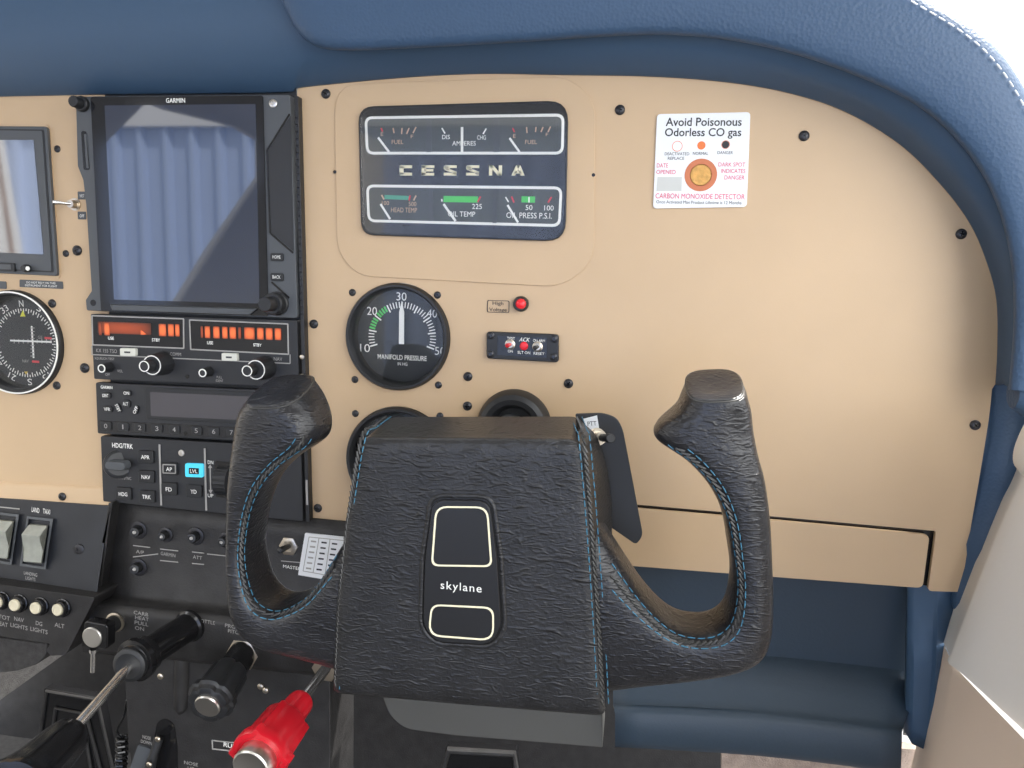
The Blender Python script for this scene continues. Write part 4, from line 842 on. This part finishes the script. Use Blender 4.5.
rp_ = quad_ring('placard', INKDIM, None, [(211.5,740),(262,745),(262,755),(212,749.5)], 1.2, .6, .0128); tag(rp_, 'small outlined rudder placard partly covered by the red mixture knob', 'placard')
text('RUDDER', rp_, 237, 747.3, 29, 4.6, .013, INK, bold=.02, rot=-5)
# ================================================================== switch panel at the left
spd = lambda x,y: .006+.022*(y-500)/95
sw = thing('switch_panel', 'satin black angled switch panel with ivory rocker switches at left edge', 'panel', at(40,550,.02))
q = [(-80,492),(110,505.5),(96.5,597),(-80,577)]
MB().rings([[at(x,y,spd(x,y)-.004) for x,y in q],[at(x,y,spd(x,y)) for x,y in q]]).build('plate', SWP, sw, bevel=.001)
def on(x,y,e=.0005): return at(x,y,spd(x,y)+e)
def flat(name, m, par, pts, e0, e1): return MB().rings([[on(x,y,e0) for x,y in pts],[on(x,y,e1) for x,y in pts]]).build(name, m, par, bevel=.0003)
for ox, oy, lab in ((0,0,None),(-34,-4.5,None)):
    P = [(27,516),(53,519),(45.5,569.5),(19.5,566)]; P = [(x+ox,y+oy) for x,y in P]; c_ = (sum(p[0] for p in P)/4, sum(p[1] for p in P)/4)
    r_ = MB(); r_.rings([[on(*p,-.001) for p in P],[on(*p,.003) for p in P],[on(c_[0]+(p[0]-c_[0])*.84,c_[1]+(p[1]-c_[1])*.90,.003) for p in P],[on(c_[0]+(p[0]-c_[0])*.82,c_[1]+(p[1]-c_[1])*.88,.0) for p in P]])
    fr = r_.build('rocker_switch', GREYP, sw)
    prof = [(30,523.5,.001),(29,524.5,.006),(21,534.5,.0125),(22.5,542,.0105),(24,549,.0095),(23,561.5,.0095),(24,562,.001)]
    A = [on(x+ox,y+oy,e) for x,y,e in prof]; B_ = [on(x+ox+18.2,y+oy+1.7,e) for x,y,e in prof]
    MB().rings([A,B_]).build('rocker', ROCK, fr, bevel=.0007)
    if ox == 0: text('LANDING\nLIGHTS', fr, 30.5, 576.3, 15, 8.5, spd(30,578)+.0045, INKDIM, rot=-5)
text('LAND', sw, 35.5, 510, 8.5, 5, spd(35,510)+.002, INK, rot=-5); text('TAXI', sw, 46.5, 511.5, 8, 5, spd(46,511)+.002, INK, rot=-5)
mb = MB()
for a,b in (((-20,505),(19.5,509)),((28,518.2),(44,520.2))): mb.tube([on(*a,.0006),on(*b,.0006)],.0006,6)
mb.build('panel_line', INKDIM, sw)
lathe('screw', STEELB, sw, 80, 549.5, spd(80,549)-.001, [(6,0),(6,1.5),(4.5,2.4),(2,2.4),(1.6,1.6),(0,1.6)], 20)
lip = thing('breaker_panel', 'black crinkle lip with a row of push breakers below the switch panel', 'panel', at(40,620,.04))
poly('face', PED, lip, [(-80,574),(95,597.5),(88,612),(66,655),(50,656),(46,650),(51,644),(0,636.5),(-80,626)], .038, .035, [0,4,4,5,4,4,4,2,0], .0025)
for t1,t2,x,y in (('PITOT','HEAT',2,617),('NAV','LIGHTS',19,619.5),('DG','LIGHTS',39,623.5),('ALT','',59.5,625.5)):
    text(t1, lip, x, y, 3.6*len(t1), 4.4, .0385, INKDIM, rot=-6)
    if t2: text(t2, lip, x, y+7, 3.2*len(t2), 4.4, .0385, INKDIM, rot=-6)
CREAMB = mat('ivory_button',(.66,.60,.44),.45)
for x,y,lbl in ((3,600,'ivory push breaker cut by the left frame edge'),(20.5,602.8,'ivory push breaker above the NAV lettering'),(41.5,605.8,'ivory push breaker above the DG lettering'),(63.5,607.5,'pale push breaker above the ALT lettering, last of its row')):
    b_ = thing('push_breaker', lbl, 'breaker', at(x,y,.038), 'breakers on the lip')
    p0, p1 = at(x,y,.038), at(x-8,y+3,.047); L = (p1-p0).length
    MB().axis(p0,p1,[(0,.0085),(.002,.0085),(.0024,.0076),(.0058,.0074),(.0066,.0068),(.0066,.0058),(.004,.0056),(.004,0)],30).build('bushing', GLOSS, b_)
    MB().axis(p0.lerp(p1,.4),p1,[(0,.0054),(.004,.0053),(.0046,.0047),(.0046,.0034),(.0040,.0030),(.0040,0)],28).build('button', CREAMB, b_)
kp = thing('knee_pad', 'dark padded cushion hanging under the breaker lip at left edge', 'pad', at(20,655,.03))
poly('cushion', CARPETG, kp, [(-80,628),(48,644),(46,655),(38,664),(16,671.5),(-2,673),(-80,668)], .030, .03, [0,3,3,4,6,6,0], .004)
sp_ = thing('side_panel', 'plain dark grey carpeted side panel in the lower left corner', 'side panel', at(0,690,-.1))
MB().rings([[at(-140,660,-.16),at(70,650,-.16),at(-140,800,-.03)],[at(-140,660,-.155),at(70,650,-.155),at(-140,800,-.025)]]).build('face', CARPETG, sp_)
# footwell
def pedal(lbl, pad, ribs, d, r):
    p = thing('rudder_pedal', lbl, 'pedal', at(*pad[0],d), 'rudder pedals in the footwell')
    poly('pad', GLOSS, p, pad, d, .012, 2, .001)
    for rb in ribs: MB().tube([at(x,y,d+.002) for x,y in rb], r, 8).build('rib', PED, p)
    MB().tube([at(sum(x for x,y in pad)/4, sum(y for x,y in pad)/4+10, d-.012), at(sum(x for x,y in pad)/4, 900, d-.02)],.010,12).build('arm', BLACK, p)
    return p
pedal('black rudder pedal with nested square ribs behind the throttle shaft', [(44,688),(99,698),(118,800),(36,800)], [[(40,735),(46.5,691),(97,700),(114,775)],[(52,735),(55.5,708),(86,714),(102,775)],[(84,728),(92,775)]], -.14, .0021)
pedal('dark rudder pedal pad seen below the middle of the yoke', [(446,747),(516,751),(524,830),(432,830)], [[(438,785),(449,750),(514,754),(519,790)]], -.14, .004)
cd_ = []
for k in range(120):
    t = k/120; p = at(122-2*t,737+60*t,-.02); cd_.append(p+Vector((.0048*math.cos(k*1.15), .0048*math.sin(k*1.15)-.0, 0)))
co_ = MB().tube(cd_,.0017,7).tube(catmull([at(127,700,-.01),at(124,716,-.015),at(117,730,-.02),at(121,738,-.02)],6),.0013,7).build('coiled_cord', GLOSS, org=at(122,740,-.02)); tag(co_, 'black coiled cord hanging at the left side of the pedestal', 'cord')
lt = thing('lower_panel_trim', 'flat dark grey trim strip with rounded corner under the bottom of the yoke hub', 'trim', at(500,725,.0))
poly('strip', mat('grey_trim_plastic',(.085,.085,.08),.5), lt, [(380,690),(602,700),(602.5,747.5),(455,735.5),(405,729),(390,716)], .004, .05, [2,2,1,8,14,8], .001)
kk_ = thing('kick_panel', 'small beige carpeted panel visible under the charcoal cover lip near the door', 'panel', at(830,760,-.04))
poly('face', CARPET, kk_, [(722,738),(960,752),(960,860),(722,850)], -.03, .01)
